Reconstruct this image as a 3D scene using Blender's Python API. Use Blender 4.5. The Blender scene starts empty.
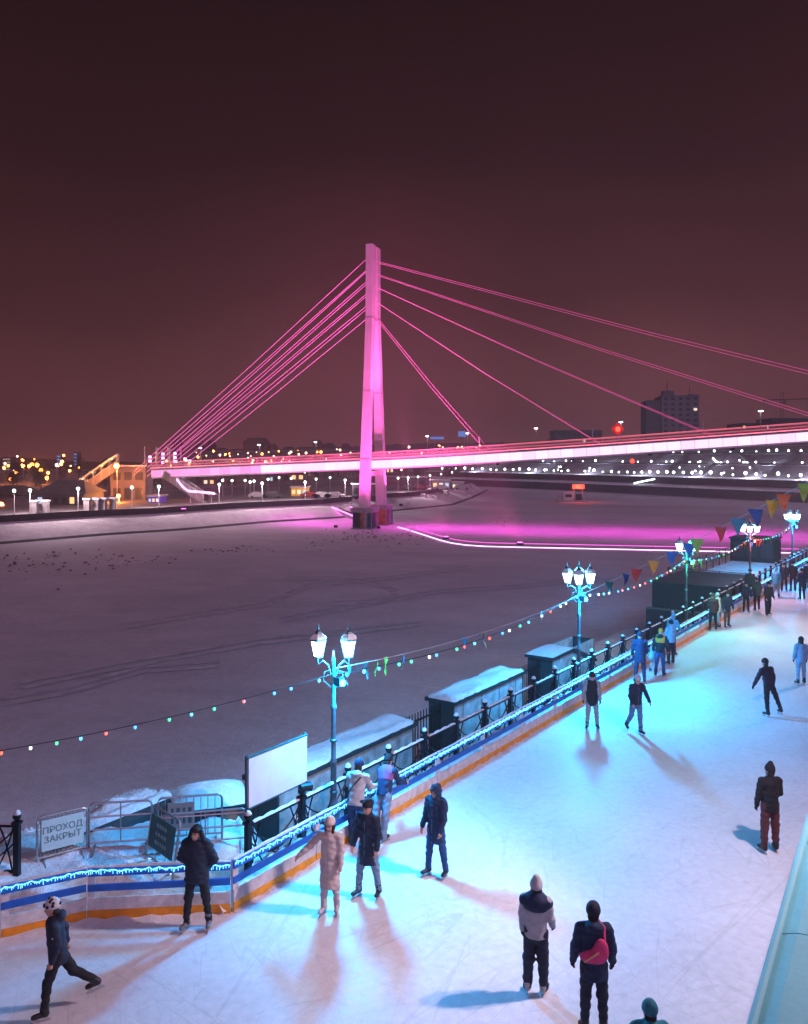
import bpy, bmesh, math, random
import numpy as np
from mathutils import Vector, Matrix
R = math.radians
random.seed(7); np.random.seed(7)
scn = bpy.context.scene
COL = scn.collection

# ------------------------------------------------------------------ camera
CH, FPX, HY = 8.3, 850.0, 458.0          # camera height, focal length in px, horizon row
cam = bpy.data.cameras.new('camera'); cam_o = bpy.data.objects.new('camera', cam); COL.objects.link(cam_o)
cam.sensor_fit = 'VERTICAL'; cam.sensor_height = 36; cam.lens = FPX / 1024 * 36
cam.shift_y = -(512 - HY) / 1024
cam.clip_end = 3000
cam_o.location = (0, 0, CH); cam_o.rotation_euler = (R(90), 0, 0)
scn.camera = cam_o

# ------------------------------------------------------------------ world: night sky with city glow
w = bpy.data.worlds.new('World'); scn.world = w; w.use_nodes = True
nt = w.node_tree; nt.nodes.clear()
wo = nt.nodes.new('ShaderNodeOutputWorld'); bg = nt.nodes.new('ShaderNodeBackground')
tc = nt.nodes.new('ShaderNodeTexCoord'); sx = nt.nodes.new('ShaderNodeSeparateXYZ')
rp = nt.nodes.new('ShaderNodeValToRGB'); nz = nt.nodes.new('ShaderNodeTexNoise'); mx = nt.nodes.new('ShaderNodeMath')
nt.links.new(tc.outputs['Generated'], sx.inputs[0])
nt.links.new(tc.outputs['Generated'], nz.inputs['Vector'])
nz.inputs['Scale'].default_value = 2.8; nz.inputs['Detail'].default_value = 5
mx.operation = 'MULTIPLY_ADD'; mx.inputs[1].default_value = 0.15
nt.links.new(nz.outputs['Fac'], mx.inputs[0]); nt.links.new(sx.outputs['Z'], mx.inputs[2])
nt.links.new(mx.outputs[0], rp.inputs[0]); az = nt.nodes.new('ShaderNodeMapRange'); az.inputs[1].default_value = -.8; az.inputs[2].default_value = .8; az.inputs[3].default_value = .66; az.inputs[4].default_value = 1.36
nt.links.new(sx.outputs['X'], az.inputs[0])
am = nt.nodes.new('ShaderNodeMix'); am.data_type = 'RGBA'; am.blend_type = 'MULTIPLY'; am.inputs[0].default_value = 1
nt.links.new(rp.outputs[0], am.inputs[6]); nt.links.new(az.outputs[0], am.inputs[7]); nt.links.new(am.outputs[2], bg.inputs[0]); nt.links.new(bg.outputs[0], wo.inputs[0])
el = rp.color_ramp.elements
el[0].position = 0.04; el[0].color = (.230, .070, .082, 1)
el[1].position = 0.60; el[1].color = (.0125, .0042, .0045, 1)
for p, c in ((.14, (.145, .043, .050, 1)), (.26, (.064, .0190, .0220, 1)), (.40, (.029, .0092, .0105, 1))):
    e = el.new(p); e.color = c
bg.inputs[1].default_value = 1.0

# one dim, very soft moon / cloud-glow lamp
sl = bpy.data.lights.new('moon_glow', 'SUN'); sl.energy = 0.58; sl.angle = R(40); sl.color = (.95, .53, .96)
so = bpy.data.objects.new('moon_glow', sl); COL.objects.link(so); so.rotation_euler = (R(50), 0, R(12))

scn.view_settings.view_transform = 'Standard'; scn.view_settings.look = 'None'
scn.view_settings.exposure = 0; scn.view_settings.gamma = 1
scn.view_settings.use_curve_mapping = False
cy = scn.cycles
scn.render.engine = 'CYCLES'
cy.use_denoising = True; cy.denoiser = 'OPENIMAGEDENOISE'
cy.max_bounces = 5; cy.diffuse_bounces = 2; cy.glossy_bounces = 2; cy.transmission_bounces = 3; cy.volume_bounces = 0
cy.sample_clamp_indirect = 2.0; cy.caustics_reflective = False; cy.caustics_refractive = False
cy.use_adaptive_sampling = False

# ------------------------------------------------------------------ pixel helpers (a direction; depth from what is touched)
def P(x, y, Y): return Vector(((x - 404) * Y / FPX, Y, CH + (HY - y) * Y / FPX))
def G(x, y, z=0.0):
    Y = FPX * (CH - z) / (y - HY)
    return Vector(((x - 404) * Y / FPX, Y, z))

# ------------------------------------------------------------------ materials
MATS = {}
def mat(name, base=(.5, .5, .5), rough=.6, metal=0, emis=None, es=0, var=.0, scale=8, bump=0, bscale=None, spec=.5, sample=True, trans=0, alpha=1):
    if name in MATS: return MATS[name]
    m = bpy.data.materials.new(name); m.use_nodes = True
    n = m.node_tree; b = n.nodes['Principled BSDF']
    b.inputs['Base Color'].default_value = (*base, 1); b.inputs['Roughness'].default_value = rough
    b.inputs['Metallic'].default_value = metal; b.inputs['Specular IOR Level'].default_value = spec
    if trans: b.inputs['Transmission Weight'].default_value = trans
    if alpha < 1: b.inputs['Alpha'].default_value = alpha
    if emis:
        b.inputs['Emission Color'].default_value = (*emis, 1); b.inputs['Emission Strength'].default_value = es
        if not sample: m.cycles.emission_sampling = 'NONE'
    if var or bump:
        t = n.nodes.new('ShaderNodeTexCoord')
        nz = n.nodes.new('ShaderNodeTexNoise'); nz.inputs['Scale'].default_value = scale; nz.inputs['Detail'].default_value = 6
        n.links.new(t.outputs['Object'], nz.inputs['Vector'])
        if var:
            mr = n.nodes.new('ShaderNodeMapRange'); mr.inputs[1].default_value = .3; mr.inputs[2].default_value = .7
            mr.inputs[3].default_value = 1 - var; mr.inputs[4].default_value = 1 + var * .5
            n.links.new(nz.outputs['Fac'], mr.inputs[0])
            mm = n.nodes.new('ShaderNodeMix'); mm.data_type = 'RGBA'; mm.blend_type = 'MULTIPLY'; mm.inputs[0].default_value = 1
            mm.inputs[6].default_value = (*base, 1); n.links.new(mr.outputs[0], mm.inputs[7])
            n.links.new(mm.outputs[2], b.inputs['Base Color'])
        if bump:
            nb = nz
            if bscale:
                nb = n.nodes.new('ShaderNodeTexNoise'); nb.inputs['Scale'].default_value = bscale; nb.inputs['Detail'].default_value = 6
                n.links.new(t.outputs['Object'], nb.inputs['Vector'])
            bp = n.nodes.new('ShaderNodeBump'); bp.inputs['Strength'].default_value = bump; bp.inputs['Distance'].default_value = .05
            n.links.new(nb.outputs['Fac'], bp.inputs['Height']); n.links.new(bp.outputs[0], b.inputs['Normal'])
    MATS[name] = m
    return m

def snow_mat(name, base, scales, lo, hi, bump=.5, dist=.15, streak=None, rough=.75):
    m = bpy.data.materials.new(name); m.use_nodes = True
    n = m.node_tree; b = n.nodes['Principled BSDF']; L = n.links.new
    b.inputs['Roughness'].default_value = rough; b.inputs['Specular IOR Level'].default_value = .25
    t = n.nodes.new('ShaderNodeTexCoord'); acc = None
    hs = None
    for sc, wt, sq in scales:
        mp = n.nodes.new('ShaderNodeMapping'); mp.inputs['Scale'].default_value = (sc * sq[0], sc * sq[1], sc)
        mp.inputs['Rotation'].default_value = (0, 0, sq[2])
        nz = n.nodes.new('ShaderNodeTexNoise'); nz.inputs['Scale'].default_value = 1; nz.inputs['Detail'].default_value = 7; nz.inputs['Roughness'].default_value = .6
        L(t.outputs['Object'], mp.inputs[0]); L(mp.outputs[0], nz.inputs['Vector'])
        ma = n.nodes.new('ShaderNodeMath'); ma.operation = 'MULTIPLY_ADD'; ma.inputs[1].default_value = wt
        L(nz.outputs['Fac'], ma.inputs[0])
        if acc is None: ma.inputs[2].default_value = 0
        else: L(acc, ma.inputs[2])
        acc = ma.outputs[0]
    mr = n.nodes.new('ShaderNodeMapRange'); tw = sum(s[1] for s in scales)
    mr.inputs[1].default_value = tw * .36; mr.inputs[2].default_value = tw * .62; mr.inputs[3].default_value = lo; mr.inputs[4].default_value = hi
    L(acc, mr.inputs[0])
    mm = n.nodes.new('ShaderNodeMix'); mm.data_type = 'RGBA'; mm.blend_type = 'MULTIPLY'; mm.inputs[0].default_value = 1
    mm.inputs[6].default_value = (*base, 1); L(mr.outputs[0], mm.inputs[7]); L(mm.outputs[2], b.inputs['Base Color'])
    bp = n.nodes.new('ShaderNodeBump'); bp.inputs['Strength'].default_value = bump; bp.inputs['Distance'].default_value = dist
    L(acc, bp.inputs['Height']); L(bp.outputs[0], b.inputs['Normal'])
    MATS[name] = m
    return m

SNOW = snow_mat('snow', (.82, .83, .86), ((.9, 1, (1, 1, 0)), (5, .5, (1, 1, 0)), (28, .25, (1, 1, 0))), .72, 1.05, .8, .12)
RIVER = snow_mat('river_snow', (.80, .80, .84), ((.03, .9, (1, 1.3, .5)), (.22, .45, (.8, 1.2, .3)), (2.2, .40, (1, 1, .2)), (11, .30, (1, 1, 0))), .58, 1.06, .9, .28)
BANK = snow_mat('bank_snow', (.86, .85, .88), ((.12, .8, (1, 1, 0)), (.8, .7, (1, 1, 0)), (4, .4, (1, 1, 0))), .66, 1.05, .8, .5)
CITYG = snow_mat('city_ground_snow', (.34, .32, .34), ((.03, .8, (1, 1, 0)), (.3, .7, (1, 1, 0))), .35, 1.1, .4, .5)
def ice_mat():
    m = bpy.data.materials.new('rink_ice'); m.use_nodes = True
    n = m.node_tree; b = n.nodes['Principled BSDF']; L = n.links.new
    t = n.nodes.new('ShaderNodeTexCoord')
    def noise(scale, det, mp=None, dist=0):
        z = n.nodes.new('ShaderNodeTexNoise'); z.inputs['Scale'].default_value = scale; z.inputs['Detail'].default_value = det; z.inputs['Distortion'].default_value = dist
        if mp:
            vr = n.nodes.new('ShaderNodeVectorRotate'); vr.rotation_type = 'Z_AXIS'; vr.inputs['Angle'].default_value = mp[3]; L(t.outputs['Object'], vr.inputs['Vector'])
            q = n.nodes.new('ShaderNodeMapping'); q.inputs['Scale'].default_value = mp[:3]; L(vr.outputs[0], q.inputs[0]); L(q.outputs[0], z.inputs['Vector'])
        else: L(t.outputs['Object'], z.inputs['Vector'])
        return z.outputs['Fac']
    def math_(op, a, b_, c=None):
        q = n.nodes.new('ShaderNodeMath'); q.operation = op
        for i, v in enumerate((a, b_, c)):
            if v is None: continue
            if isinstance(v, (int, float)): q.inputs[i].default_value = v
            else: L(v, q.inputs[i])
        return q.outputs[0]
    def lines(scale, rot, wid, dist):       # thin curved skate cuts: iso-lines of a smooth noise
        f = noise(scale, 1, (1, .10, 1, rot), dist)
        fr = math_('FRACT', math_('MULTIPLY', f, 9.0), 0)
        d = math_('ABSOLUTE', math_('SUBTRACT', fr, .5), 0)
        return math_('LESS_THAN', d, wid)
    ln = math_('MAXIMUM', lines(.8, .6, .010, .25), math_('MAXIMUM', lines(.9, -.7, .010, .2), lines(.7, 1.3, .010, .3)))
    def scratch(scale, rot, wid):
        return math_('LESS_THAN', math_('ABSOLUTE', math_('SUBTRACT', noise(scale, 0, (1, .035, 1, rot), .15), .5), 0), wid)
    for sc_, ro in ((3.0, .2), (3.6, 1.15), (3.3, -.9), (4.0, -.35), (2.6, .75)): ln = math_('MAXIMUM', ln, scratch(sc_, ro, .006))
    patch = noise(.35, 6); fine = noise(6, 8); vf = noise(45, 4)
    alb = math_('MULTIPLY_ADD', patch, .34, math_('MULTIPLY_ADD', fine, .26, math_('MULTIPLY_ADD', vf, .10, .42)))
    alb = math_('SUBTRACT', alb, math_('MULTIPLY', ln, .07))
    cc = n.nodes.new('ShaderNodeCombineColor'); L(math_('MULTIPLY', alb, .98), cc.inputs[0]); L(alb, cc.inputs[1]); L(math_('MULTIPLY', alb, 1.03), cc.inputs[2])
    L(cc.outputs[0], b.inputs['Base Color'])
    L(math_('MULTIPLY_ADD', fine, .45, .30), b.inputs['Roughness'])
    b.inputs['Specular IOR Level'].default_value = .3
    h = math_('SUBTRACT', math_('MULTIPLY_ADD', fine, .6, math_('MULTIPLY', vf, .4)), math_('MULTIPLY', ln, .4))
    bp = n.nodes.new('ShaderNodeBump'); bp.inputs['Strength'].default_value = .30; bp.inputs['Distance'].default_value = .02
    L(h, bp.inputs['Height']); L(bp.outputs[0], b.inputs['Normal'])
    MATS['rink_ice'] = m
    return m
ICE = ice_mat()
IRON = mat('black_iron', (.012, .014, .02), .45, .6, var=.3, scale=20)
STEEL = mat('galvanised_steel', (.45, .47, .48), .4, .8, var=.25, scale=15)
WHITEP = mat('white_paint', (.76, .78, .80), .5, var=.28, scale=7, bump=.15)
BLUEP = mat('blue_paint', (.012, .14, .62), .4, var=.2, scale=5)
ORANGEP = mat('orange_paint', (.90, .33, .01), .45, var=.25, scale=5)
CONC = mat('concrete', (.32, .31, .31), .8, var=.35, scale=1.5, bump=.3, bscale=12)
DARKW = mat('dark_quay_stone', (.055, .055, .06), .8, var=.4, scale=1.0, bump=.4, bscale=5)
BLACKCLAD = mat('black_cladding', (.010, .016, .018), .6, var=.4, scale=3)
SHEDW = mat('shed_wall', (.40, .46, .46), .7, var=.5, scale=2.5, bump=.3)
SHEDD = mat('shed_dark_end', (.02, .028, .03), .6, var=.3, scale=4)
def emit(name, col, s, sample=False, base=(.2, .2, .2)): return mat(name, base, .5, emis=col, es=s, sample=sample)

# ------------------------------------------------------------------ mesh builder
class MB:
    def __init__(s): s.v = []; s.f = []; s.mi = []; s.cur = 0
    def add(s, vs, fs):
        o = len(s.v); s.v += [tuple(v) for v in vs]
        for f in fs: s.f.append([o + i for i in f]); s.mi.append(s.cur)
    def box(s, c, size, ax=None, tz=0):
        hx, hy, hz = [d / 2 for d in size]; c = Vector(c)
        M = ax if ax is not None else Matrix.Rotation(tz, 3, 'Z')
        vs = [c + M @ Vector((a * hx, b * hy, d * hz)) for a in (-1, 1) for b in (-1, 1) for d in (-1, 1)]
        s.add(vs, [(0, 1, 3, 2), (4, 6, 7, 5), (0, 4, 5, 1), (2, 3, 7, 6), (0, 2, 6, 4), (1, 5, 7, 3)]); return s
    def beam(s, a, b, wd, ht, up=Vector((0, 0, 1))):
        a = Vector(a); b = Vector(b); d = (b - a); l = d.length; d.normalize()
        sd = d.cross(up).normalized(); u = sd.cross(d)
        M = Matrix((sd, d, u)).transposed()
        return s.box((a + b) / 2, (wd, l, ht), ax=M)
    def tube(s, pts, r, n=8, cap=True):
        pts = [Vector(p) for p in pts]; rs = r if isinstance(r, (list, tuple)) else [r] * len(pts)
        rings = []; up = Vector((0, 0, 1))
        for i, p in enumerate(pts):
            d = (pts[min(i + 1, len(pts) - 1)] - pts[max(i - 1, 0)])
            if d.length < 1e-9: d = Vector((0, 0, 1))
            d.normalize()
            a = d.cross(up if abs(d.z) < .95 else Vector((1, 0, 0))).normalized(); b = d.cross(a)
            rings.append([p + (a * math.cos(6.28318 * k / n) + b * math.sin(6.28318 * k / n)) * rs[i] for k in range(n)])
        vs = [v for q in rings for v in q]; fs = []
        for i in range(len(pts) - 1):
            for k in range(n): fs.append((i * n + k, i * n + (k + 1) % n, (i + 1) * n + (k + 1) % n, (i + 1) * n + k))
        if cap: fs += [tuple(range(n))[::-1], tuple(range((len(pts) - 1) * n, len(pts) * n))]
        s.add(vs, fs); return s
    def lathe(s, prof, c=(0, 0, 0), n=12, ph=0):
        c = Vector(c); vs = []; fs = []
        for r, z in prof: vs += [c + Vector((r * math.cos(6.28318 * k / n + ph), r * math.sin(6.28318 * k / n + ph), z)) for k in range(n)]
        for i in range(len(prof) - 1):
            for k in range(n): fs.append((i * n + k, i * n + (k + 1) % n, (i + 1) * n + (k + 1) % n, (i + 1) * n + k))
        fs += [tuple(range(n))[::-1], tuple(range((len(prof) - 1) * n, len(prof) * n))]
        s.add(vs, fs); return s
    def ball(s, c, r, n=8, sc=(1, 1, 1)):
        c = Vector(c); prof = [(max(.02 * r, r * math.sin(math.pi * i / 6)), -r * math.cos(math.pi * i / 6)) for i in range(7)]
        o = len(s.v); s.lathe(prof, (0, 0, 0), n)
        for i in range(o, len(s.v)): v = s.v[i]; s.v[i] = (c.x + v[0] * sc[0], c.y + v[1] * sc[1], c.z + v[2] * sc[2])
        return s
    def quad(s, *p): s.add(p, [tuple(range(len(p)))]); return s
    def mesh(s, name, mats, smooth=False):
        me = bpy.data.meshes.new(name); me.from_pydata(s.v, [], s.f); me.update()
        for m in (mats if isinstance(mats, (list, tuple)) else [mats]): me.materials.append(m)
        if any(s.mi): me.polygons.foreach_set('material_index', s.mi)
        if smooth: me.polygons.foreach_set('use_smooth', [True] * len(me.polygons))
        return me
    def build(s, name, mats, parent=None, smooth=False, loc=None):
        return obj(name, s.mesh(name, mats, smooth), parent, loc)
def obj(name, me, parent=None, loc=None, rot=None):
    o = bpy.data.objects.new(name, me); COL.objects.link(o)
    if parent: o.parent = parent
    if loc is not None: o.location = loc
    if rot is not None: o.rotation_euler = rot
    return o
def thing(name, label, cat, loc=(0, 0, 0), rz=0, group=None):
    o = bpy.data.objects.new(name, None); COL.objects.link(o); o.location = loc; o.rotation_euler = (0, 0, rz)
    return tag(o, label, cat, group)
def tag(o, label, cat, group=None):
    o['label'] = label; o['category'] = cat
    if group: o['group'] = group
    return o
def struct(o, kind='structure'): o['kind'] = kind; return o
def light(name, kind, loc, power, col, parent=None, target=None, size=60, blend=.5, radius=.1):
    l = bpy.data.lights.new(name, kind); l.energy = power; l.color = col; l.shadow_soft_size = radius
    if kind == 'SPOT': l.spot_size = R(size); l.spot_blend = blend
    o = bpy.data.objects.new(name, l); COL.objects.link(o); o.location = loc
    if target is not None: o.rotation_euler = (Vector(target) - Vector(loc)).to_track_quat('-Z', 'Y').to_euler()
    if parent: o.parent = parent; o.matrix_parent_inverse = Matrix.Translation(-Vector(parent.location)) if parent.rotation_euler.z == 0 else parent.matrix_basis.inverted()
    return o

# ------------------------------------------------------------------ rink frame of reference
P0 = Vector((-3.13, 15.54, 0)); D = Vector((.572, .820, 0)).normalized(); N = Vector((-D.y, D.x, 0)); U = Vector((0, 0, 1))
ANG = math.atan2(D.y, D.x)
def RK(s, n=0, z=0): return P0 + D * s + N * n + U * z
ICEZ = -4.0

# ================================================================== SETTING
m = MB(); m.quad((-900, -60, ICEZ), (900, -60, ICEZ), (900, 1000, ICEZ), (-900, 1000, ICEZ))
struct(m.build('frozen_river', RIVER))

# terrace with the rink (top at z = 0) and its stone wall
edge = [Vector((-60, 16.9, 0)), Vector((-4.6, 17.3, 0)), RK(1.5, 1.0), RK(130, 1.0)]
m = MB()
poly = [Vector((-60, -30, -.02))] + [e - U * .02 for e in edge] + [Vector((160, 150, -.02)), Vector((160, -30, -.02))]
m.quad(*poly[::-1]); struct(m.build('terrace_ground', SNOW))
m = MB()
for a, b in zip(edge, edge[1:]): m.beam(a - U * 2.15 - N * .25, b - U * 2.15 - N * .25, .4, 4.2)
struct(m.build('terrace_wall', CONC))
# the ice sheet of the rink
L0 = G(0, 940); L1 = G(87, 920); L2 = P0.copy(); LM = L0 + (L0 - L1).normalized() * 14
m = MB(); m.quad(*[Vector((v.x, v.y, .004)) for v in [Vector((-30, -20, 0)), Vector((60, -20, 0)), Vector((110, 120, 0)), RK(130), L2, L1, L0, LM]])
struct(m.build('skating_ice', ICE))
# lower quay beside the river
m = MB()
q = [RK(-2, 1.2), RK(110, 1.2), RK(110, 8), RK(-2, 8)]
m.box((q[0] + q[2]) / 2 + U * -3.3, (112, 6.8, 1.4), tz=ANG); struct(m.build('lower_quay', SNOW))

# ---- snow bank left of the rink (height field that falls to the river)
def seg_dist(p, poly):
    best = 1e9
    for a, b in zip(poly, poly[1:]):
        ab = b - a; t = max(0, min(1, (p - a).dot(ab) / ab.length_squared)); best = min(best, (p - a - ab * t).length)
    return best
def inside(p, poly):
    c = False; j = len(poly) - 1
    for i in range(len(poly)):
        if (poly[i].y > p.y) != (poly[j].y > p.y) and p.x < (poly[j].x - poly[i].x) * (p.y - poly[i].y) / (poly[j].y - poly[i].y) + poly[i].x: c = not c
        j = i
    return c
bp_ = [Vector((-30, 15.5)), Vector((-30, 17.8)), Vector((-9.6, 17.6)), Vector((-8.2, 18.0)), Vector((-7.3, 19.6)), Vector((-6.3, 20.6)), Vector((-5.2, 20.5)), Vector((-4.3, 21.0)), Vector((-3.8, 19.4)), Vector((-3.2, 17.4)), Vector((-3.15, 15.8))]
lumps = [(random.uniform(-11, -3.4), random.uniform(15.8, 20.6), random.uniform(.2, .7), random.uniform(.03, .16)) for _ in range(70)]
def bank_h(x, y):
    p = Vector((x, y)); d = seg_dist(p, bp_[1:-1]); ins = inside(p, bp_)
    h = .05
    for lx, ly, lr, lh in lumps: h += lh * math.exp(-((x - lx) ** 2 + (y - ly) ** 2) / (lr * lr))
    for lx, ly, lr, lh in ((-6.4, 19.9, 1.0, .30), (-4.7, 20.3, .7, .25), (-7.8, 18.2, .9, .18)): h += lh * math.exp(-((x - lx) ** 2 + (y - ly) ** 2) / (lr * lr))
    h *= min(1, max(.1, seg_dist(p, [LM.xy, L0.xy, L1.xy, L2.xy]) / .8))
    if not ins: h -= min(4.0, d * 1.6)
    elif d < .5: h -= .15 * (1 - d / .5)
    return h
m = MB(); nx, ny = 170, 110; x0, x1, y0, y1 = -13.0, -2.9, 15.2, 22.0
vs = []
for j in range(ny):
    for i in range(nx):
        x = x0 + (x1 - x0) * i / (nx - 1); y = y0 + (y1 - y0) * j / (ny - 1)
        # keep the sheet behind the boards
        yl = np.interp(x, [LM.x, L0.x, L1.x, L2.x, -2], [LM.y, L0.y, L1.y, L2.y, 17.2]) + .12
        y = max(y, yl); vs.append((x, y, bank_h(x, y) + random.uniform(-.022, .018)))
m.add(vs, [(j * nx + i, j * nx + i + 1, (j + 1) * nx + i + 1, (j + 1) * nx + i) for j in range(ny - 1) for i in range(nx - 1)])
struct(m.build('snow_bank', SNOW, smooth=True))

# ---- strip terrain following a bank line
def strip(name, line, prof, mats, mi=None):
    m = MB(); k = len(prof); vs = []
    nn = []
    for i, p in enumerate(line):
        d = (line[min(i + 1, len(line) - 1)] - line[max(i - 1, 0)]).normalized(); nn.append(Vector((-d.y, d.x)))
    for p, n in zip(line, nn):
        for o, z in prof: vs.append((p.x + n.x * o, p.y + n.y * o, z))
    o = len(m.v); m.v += vs
    for i in range(len(line) - 1):
        for j in range(k - 1): m.f.append([i * k + j, (i + 1) * k + j, (i + 1) * k + j + 1, i * k + j + 1]); m.mi.append(mi[j] if mi else 0)
    return struct(m.build(name, mats))
def dense(line, step):
    out = []
    for a, b in zip(line, line[1:]):
        n = max(1, int((b - a).length / step)); out += [a.lerp(b, i / n) for i in range(n)]
    return out + [line[-1]]
LB = [Vector((-130, 70)), Vector((-85, 92)), Vector((-55.2, 116.2)), Vector((-45.7, 129.2)), Vector((-36.4, 138.1)), Vector((-24.5, 155.4)), Vector((-10.7, 168.6)), Vector((-2.6, 187.6)), Vector((11.9, 211.6)), Vector((20, 250)), Vector((30.3, 311)), Vector((24, 340)), Vector((0, 372)), Vector((-70, 420))]
LBd = dense(LB, 6)
strip('river_beach', LBd, [(-26, -4.06), (-14, -3.86), (-5, -3.62), (1, -3.4)], [RIVER])
strip('left_embankment_slope', LBd, [(-.5, -3.45), (0, -3.2), (.25, -3.15), (7.0, -1.05)], [BANK, DARKW], [1, 1, 0])
strip('left_embankment_parapet', LBd, [(7.0, -1.2), (7.05, -.05), (7.4, -.05), (7.45, -.35)], [DARKW])
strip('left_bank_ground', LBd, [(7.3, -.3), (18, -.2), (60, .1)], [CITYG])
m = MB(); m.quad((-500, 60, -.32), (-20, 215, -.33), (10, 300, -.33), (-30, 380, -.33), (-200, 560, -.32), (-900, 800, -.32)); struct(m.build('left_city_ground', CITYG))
RBk = [Vector((-160, 520)), Vector((-60, 470)), Vector((0, 415)), Vector((54, 337)), Vector((87, 275)), Vector((110, 232)), Vector((116, 190)), Vector((112, 160)), Vector((100, 138))]
RBd = dense(RBk, 10)
prof = [(0, -4.1), (.6, -1.3), (1.6, -1.25), (13, -.7), (14.2, 1.6), (21, 1.9), (30, 5.8), (34, 6.0), (42, 9.6), (46, 9.8), (54, 12.6), (62, 13), (120, 14), (420, 24)]
strip('terraced_far_bank', RBd, prof, [BANK, DARKW, CITYG], [1, 1, 0, 1, 0, 2, 0, 2, 0, 2, 0, 2, 2])

# ---- tracks and clods on the river snow
TRK = mat('packed_snow_track', (.64, .62, .66), .8, var=.3, scale=1)
def ribbon(pts, wd, z):
    m = MB(); vs = []
    for i, p in enumerate(pts):
        d = (pts[min(i + 1, len(pts) - 1)] - pts[max(i - 1, 0)]).normalized(); n = Vector((-d.y, d.x, 0)); ww = wd * (.7 + .5 * random.random())
        vs += [p + n * ww / 2 + U * z, p - n * ww / 2 + U * z]
    m.add(vs, [(2 * i, 2 * i + 1, 2 * i + 3, 2 * i + 2) for i in range(len(pts) - 1)]); return m
def gpx(path, z, sub=6):
    out = []
    for (a, b), (c, d) in zip(path, path[1:]):
        for k in range(sub): t = k / sub; out.append(G(a + (c - a) * t, b + (d - b) * t, z))
    return out + [G(*path[-1], z)]
tracks = [[(470, 566), (420, 573), (380, 578), (310, 584), (290, 592), (262, 603), (200, 612), (120, 625)],
          [(285, 577), (330, 577), (360, 580), (385, 585), (396, 590), (393, 595), (375, 599), (330, 602)],
          [(600, 577), (520, 585), (440, 590), (372, 601), (280, 618)],
          [(0, 700), (60, 690), (140, 668), (220, 662)], [(20, 684), (120, 664), (260, 640), (420, 622)]]
for i, t in enumerate(tracks):
    for off in (0, 2.6):
        mm_ = ribbon(gpx([(a, b + off * (b - 458) / 100) for a, b in t], ICEZ), .55, .02 + .005 * (2 * i + (off > 0))); struct(mm_.build('snow_track', TRK), 'stuff')
CLOD = mat('frozen_clods', (.20, .18, .19), .9, var=.5, scale=3)
m = MB()
def clod(p, r):
    vs = [p + Vector((r * random.uniform(.6, 1.3) * math.cos(a), r * random.uniform(.6, 1.3) * math.sin(a), -.05)) for a in (0, 1.25, 2.5, 3.75, 5.0)] + [p + U * r * .55]
    m.add(vs, [(i, (i + 1) % 5, 5) for i in range(5)])
for (cx, cy, sx_, sy_, k) in ((62, 562, 34, 8, 60), (130, 560, 26, 5, 22), (215, 551, 10, 2, 14), (250, 549, 12, 2, 16), (372, 537, 24, 3, 46), (352, 534, 14, 2, 18), (420, 540, 14, 3, 12), (12, 558, 22, 8, 26), (500, 517, 16, 4, 30), (590, 522, 16, 3, 16), (330, 541, 20, 4, 14)):
    for _ in range(k):
        x = random.gauss(cx, sx_); y = random.gauss(cy, sy_)
        if y > 482: clod(G(x, y, -3.72 if x < 450 else ICEZ + .03), random.uniform(.06, .28))
struct(m.build('ice_clods', CLOD), 'stuff')
# heaped snow slabs on the point right of the mast
m = MB()
for k in range(150):
    i_ = random.randint(0, len(LBd) - 2); q_ = LBd[i_]
    if not (-12 < q_.x < 34 and 165 < q_.y < 315): continue
    d_ = (LBd[i_ + 1] - LBd[i_]).normalized(); nn_ = Vector((-d_.y, d_.x)); o_ = random.uniform(.8, 6.8); c_ = q_ + nn_ * o_ + d_ * random.uniform(0, 5)
    r_ = random.uniform(.5, 1.6); z_ = -3.15 + (o_ - .25) / 6.75 * 2.1
    vs_ = [Vector((c_.x + r_ * random.uniform(.6, 1.3) * math.cos(a), c_.y + r_ * random.uniform(.6, 1.3) * math.sin(a), z_ - .5)) for a in (0, 1.05, 2.1, 3.15, 4.2, 5.25)]
    vs_ += [Vector((v.x * .55 + c_.x * .45, v.y * .55 + c_.y * .45, z_ + r_ * random.uniform(.25, .55))) for v in vs_]
    m.add(vs_, [(i, (i + 1) % 6, 6 + (i + 1) % 6, 6 + i) for i in range(6)] + [tuple(range(6, 12))])
struct(m.build('snow_slabs', BANK), 'stuff')

# ================================================================== BRIDGE
BC = Vector((-5.5, 151.8, 0)); bu = Vector((1, -.3, 0)).normalized(); bt = Vector((.3, 1, 0)).normalized()
def deck_z(X): return np.interp(X, [-60, -46.9, 2.8, 32.2, 62.1, 120], [4.7, 5.23, 7.43, 9.33, 11.5, 16.0])
def BR(X, t=0, z=0):                    # point on the bridge: world X of the axis, sideways offset, height over the girder's middle
    return Vector((X, 150.15 - .3 * X, deck_z(X) + z)) + bt * t
MAG = (1.0, .05, .55)
PYL = mat('pylon_steel', (.62, .58, .60), .5, .0, var=.1, scale=.4)
GIRD = mat('girder_steel', (.5, .48, .5), .5, .2, var=.15, scale=1)
LEDWs = [emit('girder_led_white_%d' % i, (1.0, .62 + .02 * i, .92), 1.42 + .08 * i, sample=True) for i in range(3)]
LEDPs = [emit('girder_led_pink_%d' % i, (1.0, .32 + .02 * i, .80), 1.05 + .08 * i, sample=True) for i in range(3)]
LEDR = emit('rail_led_rose', (1.0, .16, .22), 1.2, sample=False)
LEDS = emit('rail_led_strip', (1.0, .14, .22), 3.5, sample=True)
LEDM = emit('led_magenta', (1.0, .08, .75), 14, sample=True)
LEDF = emit('led_magenta_faint', (1.0, .10, .75), 2.2)
LEDV = emit('led_white_magenta', (1.0, .42, .95), 5, sample=True)
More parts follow.
